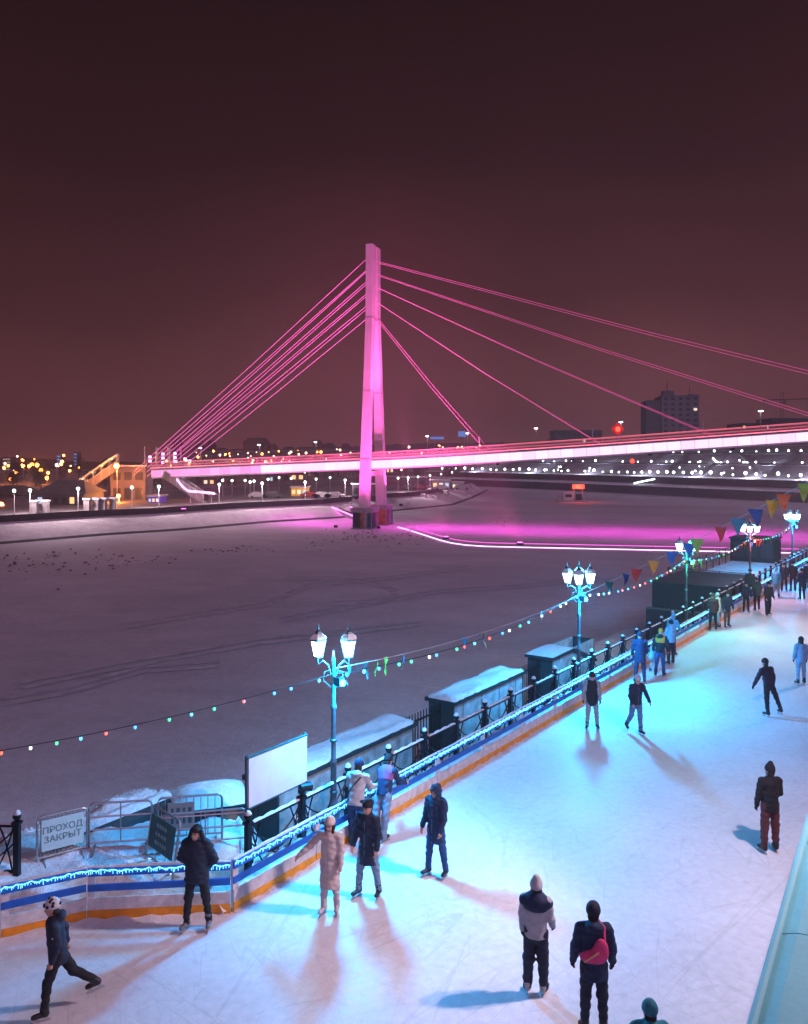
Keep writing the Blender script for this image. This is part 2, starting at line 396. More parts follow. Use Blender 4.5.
CABLE = emit('cable_baked_glow_pink', (1.0, .08, .34), .62, sample=False, base=(.5, .3, .4))  # floodlight on the stay cables put in as emission; they are no lamps
CABLB = emit('cable_baked_glow_magenta', (1.0, .09, .50), 1.0, sample=False, base=(.5, .3, .4))  # same for the backstays: their floodlit look is emission
bridge = thing('footbridge', 'long cable-stayed footbridge with glowing white and pink girder and tall magenta mast', 'bridge', BC)
def B(mb, name, mats, smooth=False, parent=None):
    o = mb.build(name, mats, None, smooth); p = parent or bridge; o.parent = p
    o.matrix_parent_inverse = Matrix.Translation(-BC) if p is bridge else Matrix.Identity(4)
    return o
Xs = [-47.5 + 8.0 * i for i in range(21)]
for i in range(len(Xs) - 1):
    a, b = BR(Xs[i]), BR(Xs[i + 1]); g = MB(); g.beam(a, b, 4.6, 1.7); B(g, 'girder_segment', GIRD)
    g = MB(); g.beam(a + U * 1.0, b + U * 1.0, 5.4, .22); B(g, 'deck_slab', CONC)
    for sd in (-1, 1):
        for k in range(4):
            a4, b4 = a.lerp(b, k / 4), a.lerp(b, (k + 1) / 4)
            g = MB(); g.beam(a4 + bt * sd * 2.42 + bu * .04 + U * .06, b4 + bt * sd * 2.42 - bu * .04 + U * .06, .12, 1.3); B(g, 'led_panel', random.choice(LEDPs if Xs[i] + 2 * k < -26 + random.uniform(-5, 5) else LEDWs))
        g = MB(); g.beam(a + bt * sd * 2.55 + U * 2.2, b + bt * sd * 2.55 + U * 2.2, .10, .10)
        g.beam(a + bt * sd * 2.55 + U * 1.65, b + bt * sd * 2.55 + U * 1.65, .05, .06)
        B(g, 'handrail', LEDR)
        g = MB()
        for k in range(26):
            p = a.lerp(b, k / 26) + bt * sd * 2.55; g.beam(p + U * 1.1, p + U * 2.2, .12, .07, up=bu)
        B(g, 'railing_bars', mat('railing_lit', (.80, .45, .48), .5))
        g = MB(); g.beam(a + bt * sd * 2.62 + U * 1.16, b + bt * sd * 2.62 + U * 1.16, .08, .12); B(g, 'led_strip', LEDS)
# legs of the mast
def leg_pts(side):
    out = []
    for z, sep, wu, wt in ((-.4, 9.4, 1.7, 1.5), (8, 7.9, 1.6, 1.5), (20, 5.7, 1.35, 1.5), (33, 3.3, 1.2, 1.6), (46.1, 2.6, 1.25, 1.9)):
        out.append((BC + bt * side * sep / 2 + U * z, wu, wt))
    return out
for side in (-1, 1):
    pts = leg_pts(side)
    for (c0, u0, t0), (c1, u1, t1) in zip(pts, pts[1:]):
        g = MB(); vs = []
        for c, a_, b_ in ((c0, u0, t0), (c1 - U * .06, u1, t1)):
            for sx_, sy_ in ((-1, -1), (1, -1), (1, 1), (-1, 1)): vs.append(c + bu * sx_ * a_ / 2 + bt * sy_ * b_ / 2)
        g.add(vs, [(3, 2, 1, 0), (4, 5, 6, 7)] + [(i, (i + 1) % 4, 4 + (i + 1) % 4, 4 + i) for i in range(4)])
        B(g, 'mast_leg', PYL)
    for z in (8.0, 20.0, 33.0):
        k = [p for p in pts if p[0].z == z][0]
        g = MB(); g.box(k[0], (k[1] + .12, k[2] + .12, .25), tz=math.atan2(bu.y, bu.x)); B(g, 'mast_collar', GIRD)
    # pier with a painted mural
    c = BC + bt * side * 4.0
    az = math.atan2(bu.y, bu.x)
    g = MB(); g.box(c + U * -2.3, (3.5, 3.9, 3.6), tz=az); g.box(c + U * -.42, (3.8, 4.2, .25), tz=az); g.box(c + U * -4.0, (4.0, 4.4, .5), tz=az); pier = B(g, 'pier', CONC)
cols = [(.01, .012, .03), (.02, .05, .12), (.25, .02, .06), (.02, .12, .16), (.12, .03, .2), (.3, .28, .3), (.4, .1, .02)]
for side in (-1, 1):
    c = BC + bt * side * 4.0; F = c - bt * 2.0; S = c + bu * 1.8
    for fc, ax, wdt in ((F, bu, 3.2), (S, bt, 3.6)):
        nrm = -bt if ax is bu else bu
        n_ = 5
        for k in range(n_):
            a = fc + ax * (-wdt / 2 + wdt * k / n_); b = fc + ax * (-wdt / 2 + wdt * (k + 1) / n_)
            g = MB(); z0, z1 = -3.7, -1.1
            off = nrm * .03
            g.add([a + off + U * z0, b + off + U * z0, b + off + U * (z1 - .3 * random.random()), a + off + U * (z1 - .3 * random.random()), a + U * z0, b + U * z0, b + U * z1, a + U * z1], [(0, 1, 2, 3), (0, 3, 7, 4), (1, 5, 6, 2), (3, 2, 6, 7)])
            cc = cols[0] if k < 2 and side < 0 else random.choice(cols[1:]); B(g, 'mural_panel', mat('mural_%d' % cols.index(cc), cc, .7, var=.6, scale=1.3))
g = MB(); g.box(BC + U * (deck_z(-5.5) - 1.5), (1.2, 8.5, .9), tz=math.atan2(bu.y, bu.x)); B(g, 'cross_beam', PYL)
g = MB(); g.box(BC - bt * 4.95 + U * 2.6, (.9, .16, 1.4), tz=math.atan2(bu.y, bu.x)); B(g, 'service_box', mat('teal_box', (.05, .28, .27), .5))
g = MB(); g.box(BC - bt * 5.05 + U * 3.0, (.18, .06, .18), tz=math.atan2(bu.y, bu.x)); B(g, 'signal_lamp', emit('green_signal', (.1, 1, .6), 4))
# cables
pz = lambda y: CH + (HY - y) * 151.5 / FPX
ly = [(259, 264.5), (271.5, 276), (284, 288.6), (296, 301), (309, 314)]
ry = [262, 274.7, 287.6, 302.6, 319]
LE = [(150, 457), (150, 461), (163, 454), (163, 458), (163, 462.5), (175, 453.5), (175, 457.5), (175, 461.5), (185, 459), (190, 461)]
Lx = [(-49.2, 6.05), (-46.6, 6.35), (-46.6, 5.2), (-43.9, 6.1), (-43.9, 5.0)]
RX = [86, 68.3, 49.9, 32.95, 14.8]
for i in range(5):
    for j, sd in enumerate((-1, 1)):
        top = BC + bt * sd * 1.0 - bu * .8 + U * pz(ly[i][0 if sd < 0 else 1] if True else 0)
        ex, ey = LE[2 * i + (sd > 0)]; r_ = (ex - 404) / FPX; X = r_ * 150.15 / (1 + .3 * r_); end = P(ex, ey, 150.15 - .3 * X)
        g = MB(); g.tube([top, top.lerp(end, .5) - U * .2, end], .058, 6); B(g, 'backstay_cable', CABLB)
        g = MB(); g.box(end, (.5, .35, .5)); B(g, 'cable_socket', emit('socket_lamp', (1, .45, 1), 3))
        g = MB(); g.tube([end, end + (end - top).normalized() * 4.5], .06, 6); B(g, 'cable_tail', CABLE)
        top = BC + bt * sd * .9 + bu * .8 + U * pz(ry[i]); end = BR(RX[i], sd * 2.3, .9)
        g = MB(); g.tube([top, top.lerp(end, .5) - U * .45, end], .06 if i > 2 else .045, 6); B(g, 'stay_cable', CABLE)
for X in (-49.2, -46.6, -43.9):
    for sd in (-1, 1): g = MB(); b_ = BR(X, sd * 1.9, 1.0); g.tube([b_, b_ + U * 4.2], .12, 6); B(g, 'anchor_post', PYL)
for X in (32.0, 48.3, 14.0):
    g = MB(); b_ = BR(X - .6, -2.3, 1.0); g.tube([b_, b_ + U * 2.9], .1, 6); B(g, 'cable_guide_post', PYL)
# lamp posts on the deck
LAMPW = emit('deck_lamp_head', (1, .85, .85), 9)
for X in (-40, -28, -17, 3.5, 10.5, 22, 35.5, 56.2, 71):
    b_ = BR(X, 2.4, 1.0); po = MB().tube([b_, b_ + U * 3.6], [.09, .06], 6); o = B(po, 'deck_lamp_post', GIRD)
    B(MB().box(b_ + U * 3.7 - bt * .25, (.45, .8, .16), tz=0), 'deck_lamp_head', LAMPW)
# magenta floodlights at the foot of the mast
for sd, t_ in ((-1, -6.5), (1, 6.5)):
    for dx in (3.2, -3.2):
        p = BC + bt * t_ + bu * dx + U * -.2 if sd > 0 else BC + bt * (-8.5) + bu * dx * 1.2 + U * -3.2
        g = MB(); g.box(p - U * .15, (.6, .5, .4)); B(g, 'mast_floodlight', IRON)
        light('mast_flood', 'SPOT', p + U * .25, (26000 if dx > 0 else 15000) * .8, (1, .08, .55), None, BC + bt * sd * 2.0 + U * 20, 62, .7, .25)
for dx, pw in ((7, 60000), (-5, 14000)):
    p = BR(-5.5 + dx, -2.2, 1.4); light('mast_deck_flood', 'SPOT', p, pw, (1, .14, .60), None, BC + U * 36, 40, .6, .2)
    g = MB(); g.box(p - U * .25, (.5, .5, .35)); B(g, 'deck_floodlight', IRON)

for (uu, tt, pw, zt) in ((-10, -34, 45000, 24), (22, -30, 85000, 26), (30, 4, 140000, 27)):  # unseen floods and boxes, added to light the mast evenly
    p = {-10: Vector((-38, 146.5, -.8)), 22: G(446, 539.0, -3.98), 30: G(520, 545, -3.98)}[uu]
    t_ = thing('added_ground_flood', {-10: 'added black floodlight box on the snowy slope below the bridge left end', 22: 'added black floodlight box at the bend of the light lined snow path', 30: 'added black floodlight box on the light lined snow path right of its bend'}[uu], 'floodlight', p)
    MB().box((0, 0, .1), (.9, .7, .5)).build('housing', IRON, t_); MB().box((0, 0, .37), (.7, .5, .03)).build('flood_glass', LEDM, t_)
    light('added_mast_wash', 'SPOT', p + U * .6, pw, (1, .12, .54), None, BC + U * zt, 74, 1.0, .3)
# magenta floodlights under the girder
for X in (-16, 4, 16, 28, 40, 52, 64):
    p = BR(X, 0, -1.15); B(MB().box(p + U * .1, (.6, .4, .3)), 'under_deck_floodlight', IRON)
    light('under_deck_flood', 'SPOT', p - U * .2, 5200, (1, .06, .75), None, p - U * 10 + bt * 1.0, 150, .8, .3)
# red round sign and navigation light on the bridge
s_ = BR(35.2, -2.75, 1.1)
sg = thing('warning_light', 'red glowing diamond warning light on a short post at the bridge railing', 'warning light', s_)
MB().tube([(0, 0, 0), (0, 0, 1.4)], .06, 6).build('post', GIRD, sg)
g = MB(); g.box((0, -.1, 2.3), (1.5, .12, 1.5), ax=Matrix.Rotation(R(45), 3, 'Y')); g.build('board', mat('red_board', (.5, .02, .02), .5, emis=(1, .02, .02), es=.5, sample=False), sg)
MB().ball((0, -.25, 2.3), .42).build('lens', emit('red_lens', (1, .06, .02), 4), sg)
s_ = BR(37.4, -2.6, -1.1)
sg = thing('navigation_light', 'small red navigation light hanging under the bridge girder', 'navigation light', s_)
MB().tube([(0, 0, 0), (0, 0, -.5)], .06, 6).build('hanger', GIRD, sg); MB().ball((0, 0, -.8), .38).build('lens', emit('red_lens2', (1, .05, .02), 3), sg)

# people on the bridge are too small to show; stair tower at the bridge's left end
STW = mat('stair_tower_wall', (.30, .23, .23), .7, var=.2, scale=.6)
GLS = mat('stair_glazing', (.10, .10, .11), .15, var=.2, scale=1)
tw0 = G(132, 503, -.1); tw0 = Vector((tw0.x, 172, -.2)); tw0.x = (132 - 404) * 172 / FPX
tower = thing('stair_tower', 'pale stair and lift tower lit orange at the left end of the bridge', 'tower', tw0)
MB().box((0, 0, 3.4), (7.0, 5, 6.8)).build('wall', STW, tower)
MB().box((0, 0, 6.95), (7.6, 5.6, .3)).build('roof', mat('snow_roof', (.75, .75, .78), .8, bump=.3, scale=4), tower)
for k in range(3):
    MB().box((-2.2 + 2.2 * k, -2.53, 1.4), (1.5, .1, 2.2)).build('window', GLS, tower)
    MB().box((-2.2 + 2.2 * k, -2.53, 4.9), (1.5, .1, 1.6)).build('window', GLS, tower)
def stair(name, label, foot, head, wid, roof):
    r = thing(name, label, 'staircase', foot); h = head - foot; n = max(8, int(h.z / .3)); d = Vector((h.x, h.y, 0)); sd = Vector((-d.y, d.x, 0)).normalized()
    for k in range(n):
        p = h * ((k + .5) / n); MB().box((p.x, p.y, p.z - .15), (d.length / n + .05, wid, .3), tz=math.atan2(d.y, d.x)).build('step', CONC, r)
    for s in (-1, 1):
        MB().beam(sd * s * wid / 2 + U * .6, h + sd * s * wid / 2 + U * .6, .12, 1.3).build('side_panel', STW, r)
        for k in range(7):
            p = h * (k / 6) + sd * s * wid / 2
            MB().tube([p, p + U * (2.7 if roof else 1.5)], .08, 6).build('post', WHITEP, r)
        MB().beam(sd * s * wid / 2 + U * 1.55, h + sd * s * wid / 2 + U * 1.55, .1, .1).build('handrail', WHITEP, r)
    if roof: MB().beam(U * 2.8, h + U * 2.8, wid + .8, .25).build('roof', MATS['snow_roof'], r)
    return r
fl = (70 - 404) / FPX
a_ = Vector((fl * 168, 168, -.2)); b_ = Vector(((118 - 404) / FPX * 170, 170, 6.2))
st = stair('covered_staircase', 'covered white staircase climbing right to the orange lit stair tower', a_, b_, 3.0, True)
for k in range(5):
    p = (b_ - a_) * ((k + .5) / 5) + U * 2.5; MB().box((p.x, p.y - 1.55, p.z), (.7, .2, .2)).build('stair_lamp', emit('stair_lamp_warm', (1, .6, .35), 6), st)
a_ = BR(-48, -1.2, -.8); a_ = Vector((a_.x + 3, a_.y - 1, deck_z(-45) - .6)); b_ = Vector(((206 - 404) / FPX * 161, 161, -.2))
stair('open_staircase', 'open white staircase descending right from under the left end of the bridge', b_, a_, 2.6, False)
c = BR(-42, -2.8, -1.1); e = Vector(((188 - 404) / FPX * 160, 160, 2.1)); e2 = Vector(((214 - 404) / FPX * 159.5, 159.5, 1.7))
cur = MB().tube([c, c.lerp(e, .5) - U * .3, e, e.lerp(e2, .5), e2], .2, 8)
tag(cur.build('stair_light_tube', emit('tube_violet', (1, .45, 1), 2.2)), 'curved violet light tube along the canopy below the bridge left end', 'light tube')
cn = thing('stair_canopy', 'pale curved canopy on thin posts beneath the bridge left end', 'canopy', e)
MB().beam((0, 1.2, -.25), (4.9, .9, -.65), 2.4, .15).build('roof', MATS['snow_roof'], cn)
for k in range(4): MB().tube([(1.2 * k + .4, .3 + (k % 2) * 1.6, -2.3), (1.2 * k + .4, .3 + (k % 2) * 1.6, -.4)], .06, 6).build('post', WHITEP, cn)

# orange sodium lamps by the stair tower
SOD = emit('sodium_orange', (1, .22, .03), 40)
def sodium(px, py, Y, label, r=.5, power=4200, base=-.3, group=None):
    p = P(px, py, Y); t = thing('sodium_street_lamp', label, 'street lamp', (p.x, p.y, base), group=group)
    h = p.z - base
    MB().tube([(0, .3, 0), (0, .3, h - .2), (0, 0, h + .1)], [.1, .08, .06], 6).build('post', GIRD, t); MB().ball((0, 0, h), r).build('globe', SOD, t)
    if power: light('sodium_glow', 'POINT', (p.x, p.y - .9, p.z), power, (1, .30, .06), None, radius=.4)
sodium(116.5, 466, 165, 'bright orange sodium lamp above the covered staircase')
sodium(118.5, 496, 162, 'low orange sodium lamp at the foot of the stair tower', .35, 2600)
sodium(58, 492, 185, 'orange sodium lamp behind the dark pavilion roof', .25, 500)
for i, (px, py) in enumerate(((11, 479), (16, 472.5), (32, 464.5), (37, 465), (41, 470.5), (23, 466), (1, 505), (47, 478))):
    sodium(px, py, 260 + 20 * (i % 3) if i != 6 else 150, 'distant orange sodium lamp in the dark hillside cluster at far left', .62 if i != 6 else .5, 900 if i != 6 else 500, group='orange lamps on the left hillside')

# ---- LED edged path across the ice and LED edged stairs on the slope
pth = [(398, 527), (412, 531), (426, 535.5), (440, 540), (452, 543), (466, 545), (485, 546.3), (520, 547.2), (560, 548), (700, 551), (830, 553.6)]
def led_line(name, label, pts, matx, r):
    t = thing(name, label, 'led strip', pts[0])
    for a, b in zip(pts, pts[1:]): MB().tube([a - pts[0], b - pts[0]], r, 6).build('tube', matx, t)
    return t
A = [G(x, y, ICEZ + .12) for x, y in pth]
led_line('led_tube_row', 'bright near magenta white light line running across the river snow from the mast pier', A, LEDV, .05)
Bp = [p + Vector((.8, 5.0, 0)) for p in A]; Bp[0] = A[0] + Vector((3.5, 2.5, 0))
led_line('led_tube_row', 'fainter far magenta light line edging the snow path behind the bright one', Bp, LEDF, .04)
g = MB()
for a, b, c_, d_ in zip(A, A[1:], Bp, Bp[1:]): g.quad(a - U * .08, b - U * .08, d_ - U * .08, c_ - U * .08)
struct(g.build('snow_path', RIVER))
def slope_pt(px, py, z): return G(px, py, z)
s0, s1 = slope_pt(310, 500, -.7), slope_pt(352, 517.5, -3.2); q0, q1 = slope_pt(328, 499.5, -.7), slope_pt(362, 514, -3.2)
sst = thing('slope_steps', 'pink lit concrete steps going down the snowy slope left of the mast', 'steps', s1)
for k in range(14):
    a = s1.lerp(s0, k / 14); b = q1.lerp(q0, k / 14); a2 = s1.lerp(s0, (k + 1) / 14); b2 = q1.lerp(q0, (k + 1) / 14); up_ = U * .25
    v = [a + up_, b + up_, Vector((b2.x, b2.y, b.z)) + up_, Vector((a2.x, a2.y, a.z)) + up_]; v = [x - s1 for x in v] + [x - s1 - U * .6 for x in v]
    g = MB(); g.add(v, [(0, 1, 2, 3), (7, 6, 5, 4), (0, 4, 5, 1), (1, 5, 6, 2), (2, 6, 7, 3), (3, 7, 4, 0)]); g.build('step', CONC, sst)
led_line('led_tube_row', 'magenta light line along the left edge of the slope steps', [s0 + U * .4, s1 + U * .4, G(366, 524, -3.7)], LEDM, .08)
led_line('led_tube_row', 'magenta light line along the right edge of the slope steps', [q0 + U * .4, q1 + U * .4], LEDM, .06)

# ================================================================== FAR CITY
WLAMP = emit('white_lamp', (.80, .93, 1.0), 10)
PLAMP = emit('warm_lamp', (1, .62, .38), 9)
def lamp_mesh(h, r, head):
    return MB().tube([(0, 0, 0), (0, 0, h)], [.07, .05], 5).mesh('post', GIRD), MB().ball((0, 0, h + r * .8), r, 6).mesh('globe', head)
def put_lamp(name, pm, gm, loc, label, group):
    t = thing(name, label, 'street lamp', loc, group=group); obj('post', pm, t); obj('globe', gm, t); t.scale = (random.uniform(.65, 1.15),) * 3 if 'terrace' in name or 'path' in name or 'town' in name else (1, 1, 1); return t
def bank_point(px, off, z):              # where the sight line over column px meets the bank line shifted by off
    best = None
    for a, b in zip(RBd, RBd[1:]):
        d = (b - a).normalized(); n = Vector((-d.y, d.x)); a2, b2 = a + n * off, b + n * off
        fa = a2.x * FPX / a2.y + 404 - px; fb = b2.x * FPX / b2.y + 404 - px
        if fa * fb <= 0 and a2.y > 100: t = fa / (fa - fb) if fa != fb else 0; best = a2.lerp(b2, t)
    return None if best is None else Vector((best.x, best.y, z))
pm, gm = lamp_mesh(1.0, .50, WLAMP)
x = 442
while x < 806:
    p = bank_point(x + random.uniform(-1, 1), 20.0, 1.88)
    if p: put_lamp('terrace_lamp', pm, gm, p, 'white lamp in the lowest and longest row along the far terraced bank', 'lowest lamp row of the far bank')
    x += random.uniform(8.2, 10.8) * (.85 + .3 * (x > 700))
pm2, gm2 = lamp_mesh(.8, .40, WLAMP)
x = 455
while x < 806:
    if random.random() < .86:
        p = bank_point(x, 33.0, 5.95)
        if p: put_lamp('terrace_lamp', pm2, gm2, p, 'small white lamp in the middle row of the far terraced bank', 'middle lamp row of the far bank')
    x += random.uniform(5, 19)
x = 470
while x < 806:
    p = bank_point(x, 45.0, 9.75)
    if p: put_lamp('terrace_lamp', pm2, gm2, p, 'small white lamp in the upper row of the far terraced bank', 'upper lamp row of the far bank')
    x += random.uniform(7, 17)
pm3, gm3 = lamp_mesh(.5, .32, WLAMP)
ZP = [(13, -.7), (14.2, 1.6), (21, 1.9), (30, 5.8), (34, 6.0), (42, 9.6), (46, 9.8), (54, 12.6)]
for k in range(26):
    px = random.choice([random.uniform(660, 760), random.uniform(545, 590), random.uniform(690, 750)]); off = random.uniform(22, 44)
    p = bank_point(px, off, float(np.interp(off, [a for a, b in ZP], [b for a, b in ZP])))
    if p: put_lamp('path_lamp', pm3, gm3, p, 'tiny white lamp beside a stairway between the lamp rows of the far bank', 'stairway lamps of the far bank')
# stairways and ramps on the far bank (dark diagonal lines)
RAMP = mat('ramp_stone', (.16, .15, .16), .8, var=.3, scale=1)
for i, (pa, oa, pb, ob) in enumerate(((640, 22, 665, 44), (668, 22, 690, 44), (700, 22, 730, 44), (735, 46, 765, 24), (560, 22, 585, 44), (600, 44, 620, 22), (770, 22, 800, 44), (505, 22, 530, 44))):
    zz = lambda o: float(np.interp(o, [a for a, b in ZP], [b for a, b in ZP]))
    n_ = 8; pts = [bank_point(pa + (pb - pa) * k / n_, oa + (ob - oa) * k / n_, zz(oa + (ob - oa) * k / n_)) for k in range(n_ + 1)]
    if any(p is None for p in pts): continue
    t = thing('bank_stairway', 'dark stone stairway slanting up the terraced far bank', 'stairway', pts[0], group='stairways on the far bank')
    for a, b in zip(pts, pts[1:]): MB().beam(a - pts[0] + U * .35, b - pts[0] + U * .35, 1.8, .7).build('flight', RAMP, t)
for px_ in range(475, 806, 55):
    q_ = bank_point(px_, 19.0, 4.2)
    if q_: light('terrace_glow', 'POINT', q_, 2300, (.72, .72, 1.0), None, radius=.4)
    q_ = bank_point(px_ + 20, 32.0, 8.2)
    if q_: light('terrace_glow', 'POINT', q_, 1500, (.72, .72, 1.0), None, radius=.4)
# low retaining walls
for off, z, h in ((13.6, .3, 2.6), (30.5, 6.3, .7), (42.5, 10.1, .7)):
    pts = [bank_point(px, off, z) for px in range(470, 808, 14)]; pts = [p for p in pts if p]
    t = thing('retaining_wall', {13.6: 'tall dark retaining wall at the foot of the far terraces', 30.5: 'low dark parapet under the middle lamp row of the far bank', 42.5: 'low dark parapet under the upper lamp row of the far bank'}[off], 'wall', pts[0])
    for a, b in zip(pts, pts[1:]): MB().beam(a - pts[0], b - pts[0], .5, h).build('wall_segment', DARKW, t)
# white light tube on the quay
a, b = bank_point(634, 6, -.6), bank_point(655, 11, 1.0)
lt = thing('lit_ramp_rail', 'short slanting white light tube on the far quay', 'light tube', a)
MB().tube([(0, 0, 0), b - a], .28, 6).build('tube', emit('white_tube', (.75, .95, 1), 6), lt)
for f_ in (.1, .9): q_ = (b - a) * f_; MB().tube([q_, q_ - U * 1.4], .08, 6).build('post', GIRD, lt)

WIN = mat('dark_window', (.02, .022, .03), .15)
WLIT = [emit('lit_window_a', (1, .55, .22), 1.6), emit('lit_window_b', (1, .8, .55), 1.4), emit('lit_window_c', (.55, .75, 1), 1.0)]
def block(name, label, px0, px1, ytop, Y, base, depth, wallm, floors, cols_, lit=.1, rz=0, roofbox=True, side=2):
    x0 = (px0 - 404) * Y / FPX; x1 = (px1 - 404) * Y / FPX; top = CH + (HY - ytop) * Y / FPX
    wd = x1 - x0; ht = top - base
    t = thing(name, label, 'building', ((x0 + x1) / 2, Y + depth / 2, base), rz)
    MB().box((0, 0, ht / 2), (wd, depth, ht)).build('wall', wallm, t)
    MB().box((0, 0, ht + .2), (wd + .5, depth + .5, .4)).build('cornice', wallm, t)
    fh = ht / floors; cw = wd / cols_
    wm = MB().box((0, 0, 0), (cw * .45, .2, fh * .45)).mesh('window', WIN); wl = [MB().box((0, 0, 0), (cw * .45, .2, fh * .45)).mesh('window', l) for l in WLIT]
    for f_ in range(floors):
        for c_ in range(cols_):
            obj('window', random.choice(wl) if random.random() < lit else wm, t, (-wd / 2 + cw * (c_ + .5), -depth / 2, fh * (f_ + .5)))
    if side:
        sd_ = depth / side; sm = MB().box((0, 0, 0), (.2, sd_ * .4, fh * .45)).mesh('window', WIN)
        sgn = -1 if x0 > 0 else 1
        for f_ in range(floors):
            for c_ in range(side): obj('window', sm, t, (sgn * wd / 2, -depth / 2 + sd_ * (c_ + .5), fh * (f_ + .5)))
    return t, wd, ht
TWR = mat('tower_block_wall', (.18, .17, .21), .8, var=.15, scale=.3)
t, wd, ht = block('tower_block', 'dark grey high-rise block standing behind the right part of the bridge', 666, 702, 396, 380, 12, 22, TWR, 10, 5, .06, rz=R(-8), side=4)
MB().box((-wd / 2 - 3.2, 1, ht / 2 - .8), (6.4, 19, ht - 1.6)).build('side_wing', mat('tower_dark_wing', (.09, .095, .12), .8), t)
MB().box((-3.5, 2, ht + 1.6), (5, 6, 3.2)).build('roof_house', TWR, t); MB().tube([(-4, 0, ht + 3), (-4, 0, ht + 7)], .2, 5).build('antenna', IRON, t)
MB().box((7, 3, ht + .9), (3, 4, 1.6)).build('roof_house', TWR, t)
MB().tube([(6, 0, ht + 1.5), (6, 0, ht + 5)], .15, 5).build('antenna', IRON, t)
DKB = mat('far_block_wall', (.07, .065, .075), .85, var=.2, scale=.3)
block('low_block', 'long dark low building behind the bridge left of the high-rise', 556, 602, 431, 400, 12, 18, DKB, 3, 9, .05)
block('low_block', 'dark building behind the bridge at the right picture edge', 742, 770, 424, 390, 12, 18, DKB, 4, 6, .04)
block('low_block', 'taller dark building below the crane at the right picture edge', 772, 830, 419, 400, 12, 18, DKB, 5, 10, .04)
block('low_block', 'dark building seen just right of the high-rise behind the bridge', 704, 738, 430, 420, 12, 18, DKB, 3, 6, .05)
# crane
cx = P(782, 400, 420)
t = thing('tower_crane', 'faint tower crane above the right end of the bridge', 'crane', (cx.x, 420, 12))
hh = cx.z - 12
CR = mat('crane_steel', (.25, .12, .06), .6)
for dx in (-.7, .7): MB().tube([(dx, 0, 0), (dx, 0, hh + 4)], .14, 5).build('mast_chord', CR, t)
g = MB()
for k in range(14): z = hh * k / 14; g.tube([(-.7, 0, z), (.7, 0, z + hh / 14)], .09, 4)
g.build('mast_bracing', CR, t)
MB().beam((-9, 0, hh), (14, 0, hh + .6), .8, .5).build('jib', CR, t); MB().box((-8, 0, hh - 1), (2.2, 1.2, 1.6)).build('counterweight', CR, t); MB().box((.9, -.6, hh - 1.1), (1.3, 1.2, 1.6)).build('cab', CR, t)
MB().tube([(0, 0, hh + 4), (13, 0, hh + .7)], .07, 4).build('tie_bar', CR, t)
# hazy far towers with blue lights, left
for i, (a, b, yt, lab) in enumerate(((5, 13, 461, 'faint striped white lit tower far away at the left picture edge'), (59, 63, 458, 'slim blue lit tower far away above the stair roof'), (76, 79, 456, 'brighter slim blue lit tower far away beside the first'))):
    Y = 620; x0 = (a - 404) * Y / FPX; x1 = (b - 404) * Y / FPX; tz_ = CH + (HY - yt) * Y / FPX; bz = -.3
    t = thing('distant_tower', lab, 'building', ((x0 + x1) / 2, Y, bz)); MB().box((0, 0, (tz_ - bz + 3) / 2), (x1 - x0, 8, tz_ - bz + 3)).build('wall', DKB, t)
    for k in range(4):
        MB().box((0, -4.1, (tz_ - bz) - k * 2.4 + 1.2), ((x1 - x0) * .9, .2, 1.0)).build('light_band', emit('band_%d' % (i > 0), (.1, .35, 1) if i else (1, .75, .6), (1.2 if i == 1 else 3) if i else .5), t)
for i, (px, py) in enumerate(((437, 438), (462, 434))):
    p = P(px, py, 560); t = thing('lit_billboard', ['wide blue lit sign far away left of the bridge cables foot', 'square blue lit sign far away beside the cable foot'][i], 'sign', (p.x, p.y, 10))
    MB().box((0, 0, p.z - 10), (9 if i == 0 else 5, .5, 1.6 if i == 0 else 3.6)).build('panel', emit('billboard_blue', (.08, .3, .9), .9), t)
    for dx in (-1.5, 1.5): MB().tube([(dx, .4, 0), (dx, .4, p.z - 10)], .25, 5).build('post', GIRD, t)

# ---- pavilion and small houses on the left bank
def house(name, label, px0, px1, yeave, yridge, Y, base, wallm, depth=8, lit=.3, nwin=4, roofm=None):
    x0 = (px0 - 404) * Y / FPX; x1 = (px1 - 404) * Y / FPX; ze = CH + (HY - yeave) * Y / FPX - base; zr = CH + (HY - yridge) * Y / FPX - base
    t = thing(name, label, 'house', ((x0 + x1) / 2, Y + depth / 2, base)); wd = x1 - x0
    MB().box((0, 0, ze / 2), (wd, depth, ze)).build('wall', wallm, t)
    e = .5; w2 = wd / 2 + e; d2 = depth / 2 + e; rw = wd * .28
    g = MB(); g.add([(-w2, -d2, ze), (w2, -d2, ze), (w2, d2, ze), (-w2, d2, ze), (-rw, 0, zr), (rw, 0, zr)], [(0, 1, 5, 4), (1, 2, 5), (2, 3, 4, 5), (3, 0, 4), (3, 2, 1, 0)])
    g.build('roof', roofm or MATS['dark_roof'], t)
    for k in range(nwin):
        xk = -wd / 2 + wd * (k + .5) / nwin
        MB().box((xk, -depth / 2 - .02, ze * .45), (wd / nwin * .55, .12, ze * .5)).build('window', random.choice(WLIT) if random.random() < lit else WIN, t)
    return t
mat('dark_roof', (.11, .10, .11), .8, var=.3, scale=1)
house('pavilion', 'long dark pavilion with hipped grey roof beside the covered staircase', 36, 84, 493.5, 481, 152, -.3, mat('pavilion_wall', (.06, .055, .065), .7), 10, .25, 6)
house('brick_house', 'small dark house at the far left edge of the opposite bank', -14, 22, 494, 486, 190, -.3, DKB, 10, .2, 4)
HW = [mat('house_wall_%d' % i, c, .8, var=.2, scale=.5) for i, c in enumerate(((.10, .08, .08), (.14, .11, .10), (.07, .06, .07), (.16, .15, .16)))]
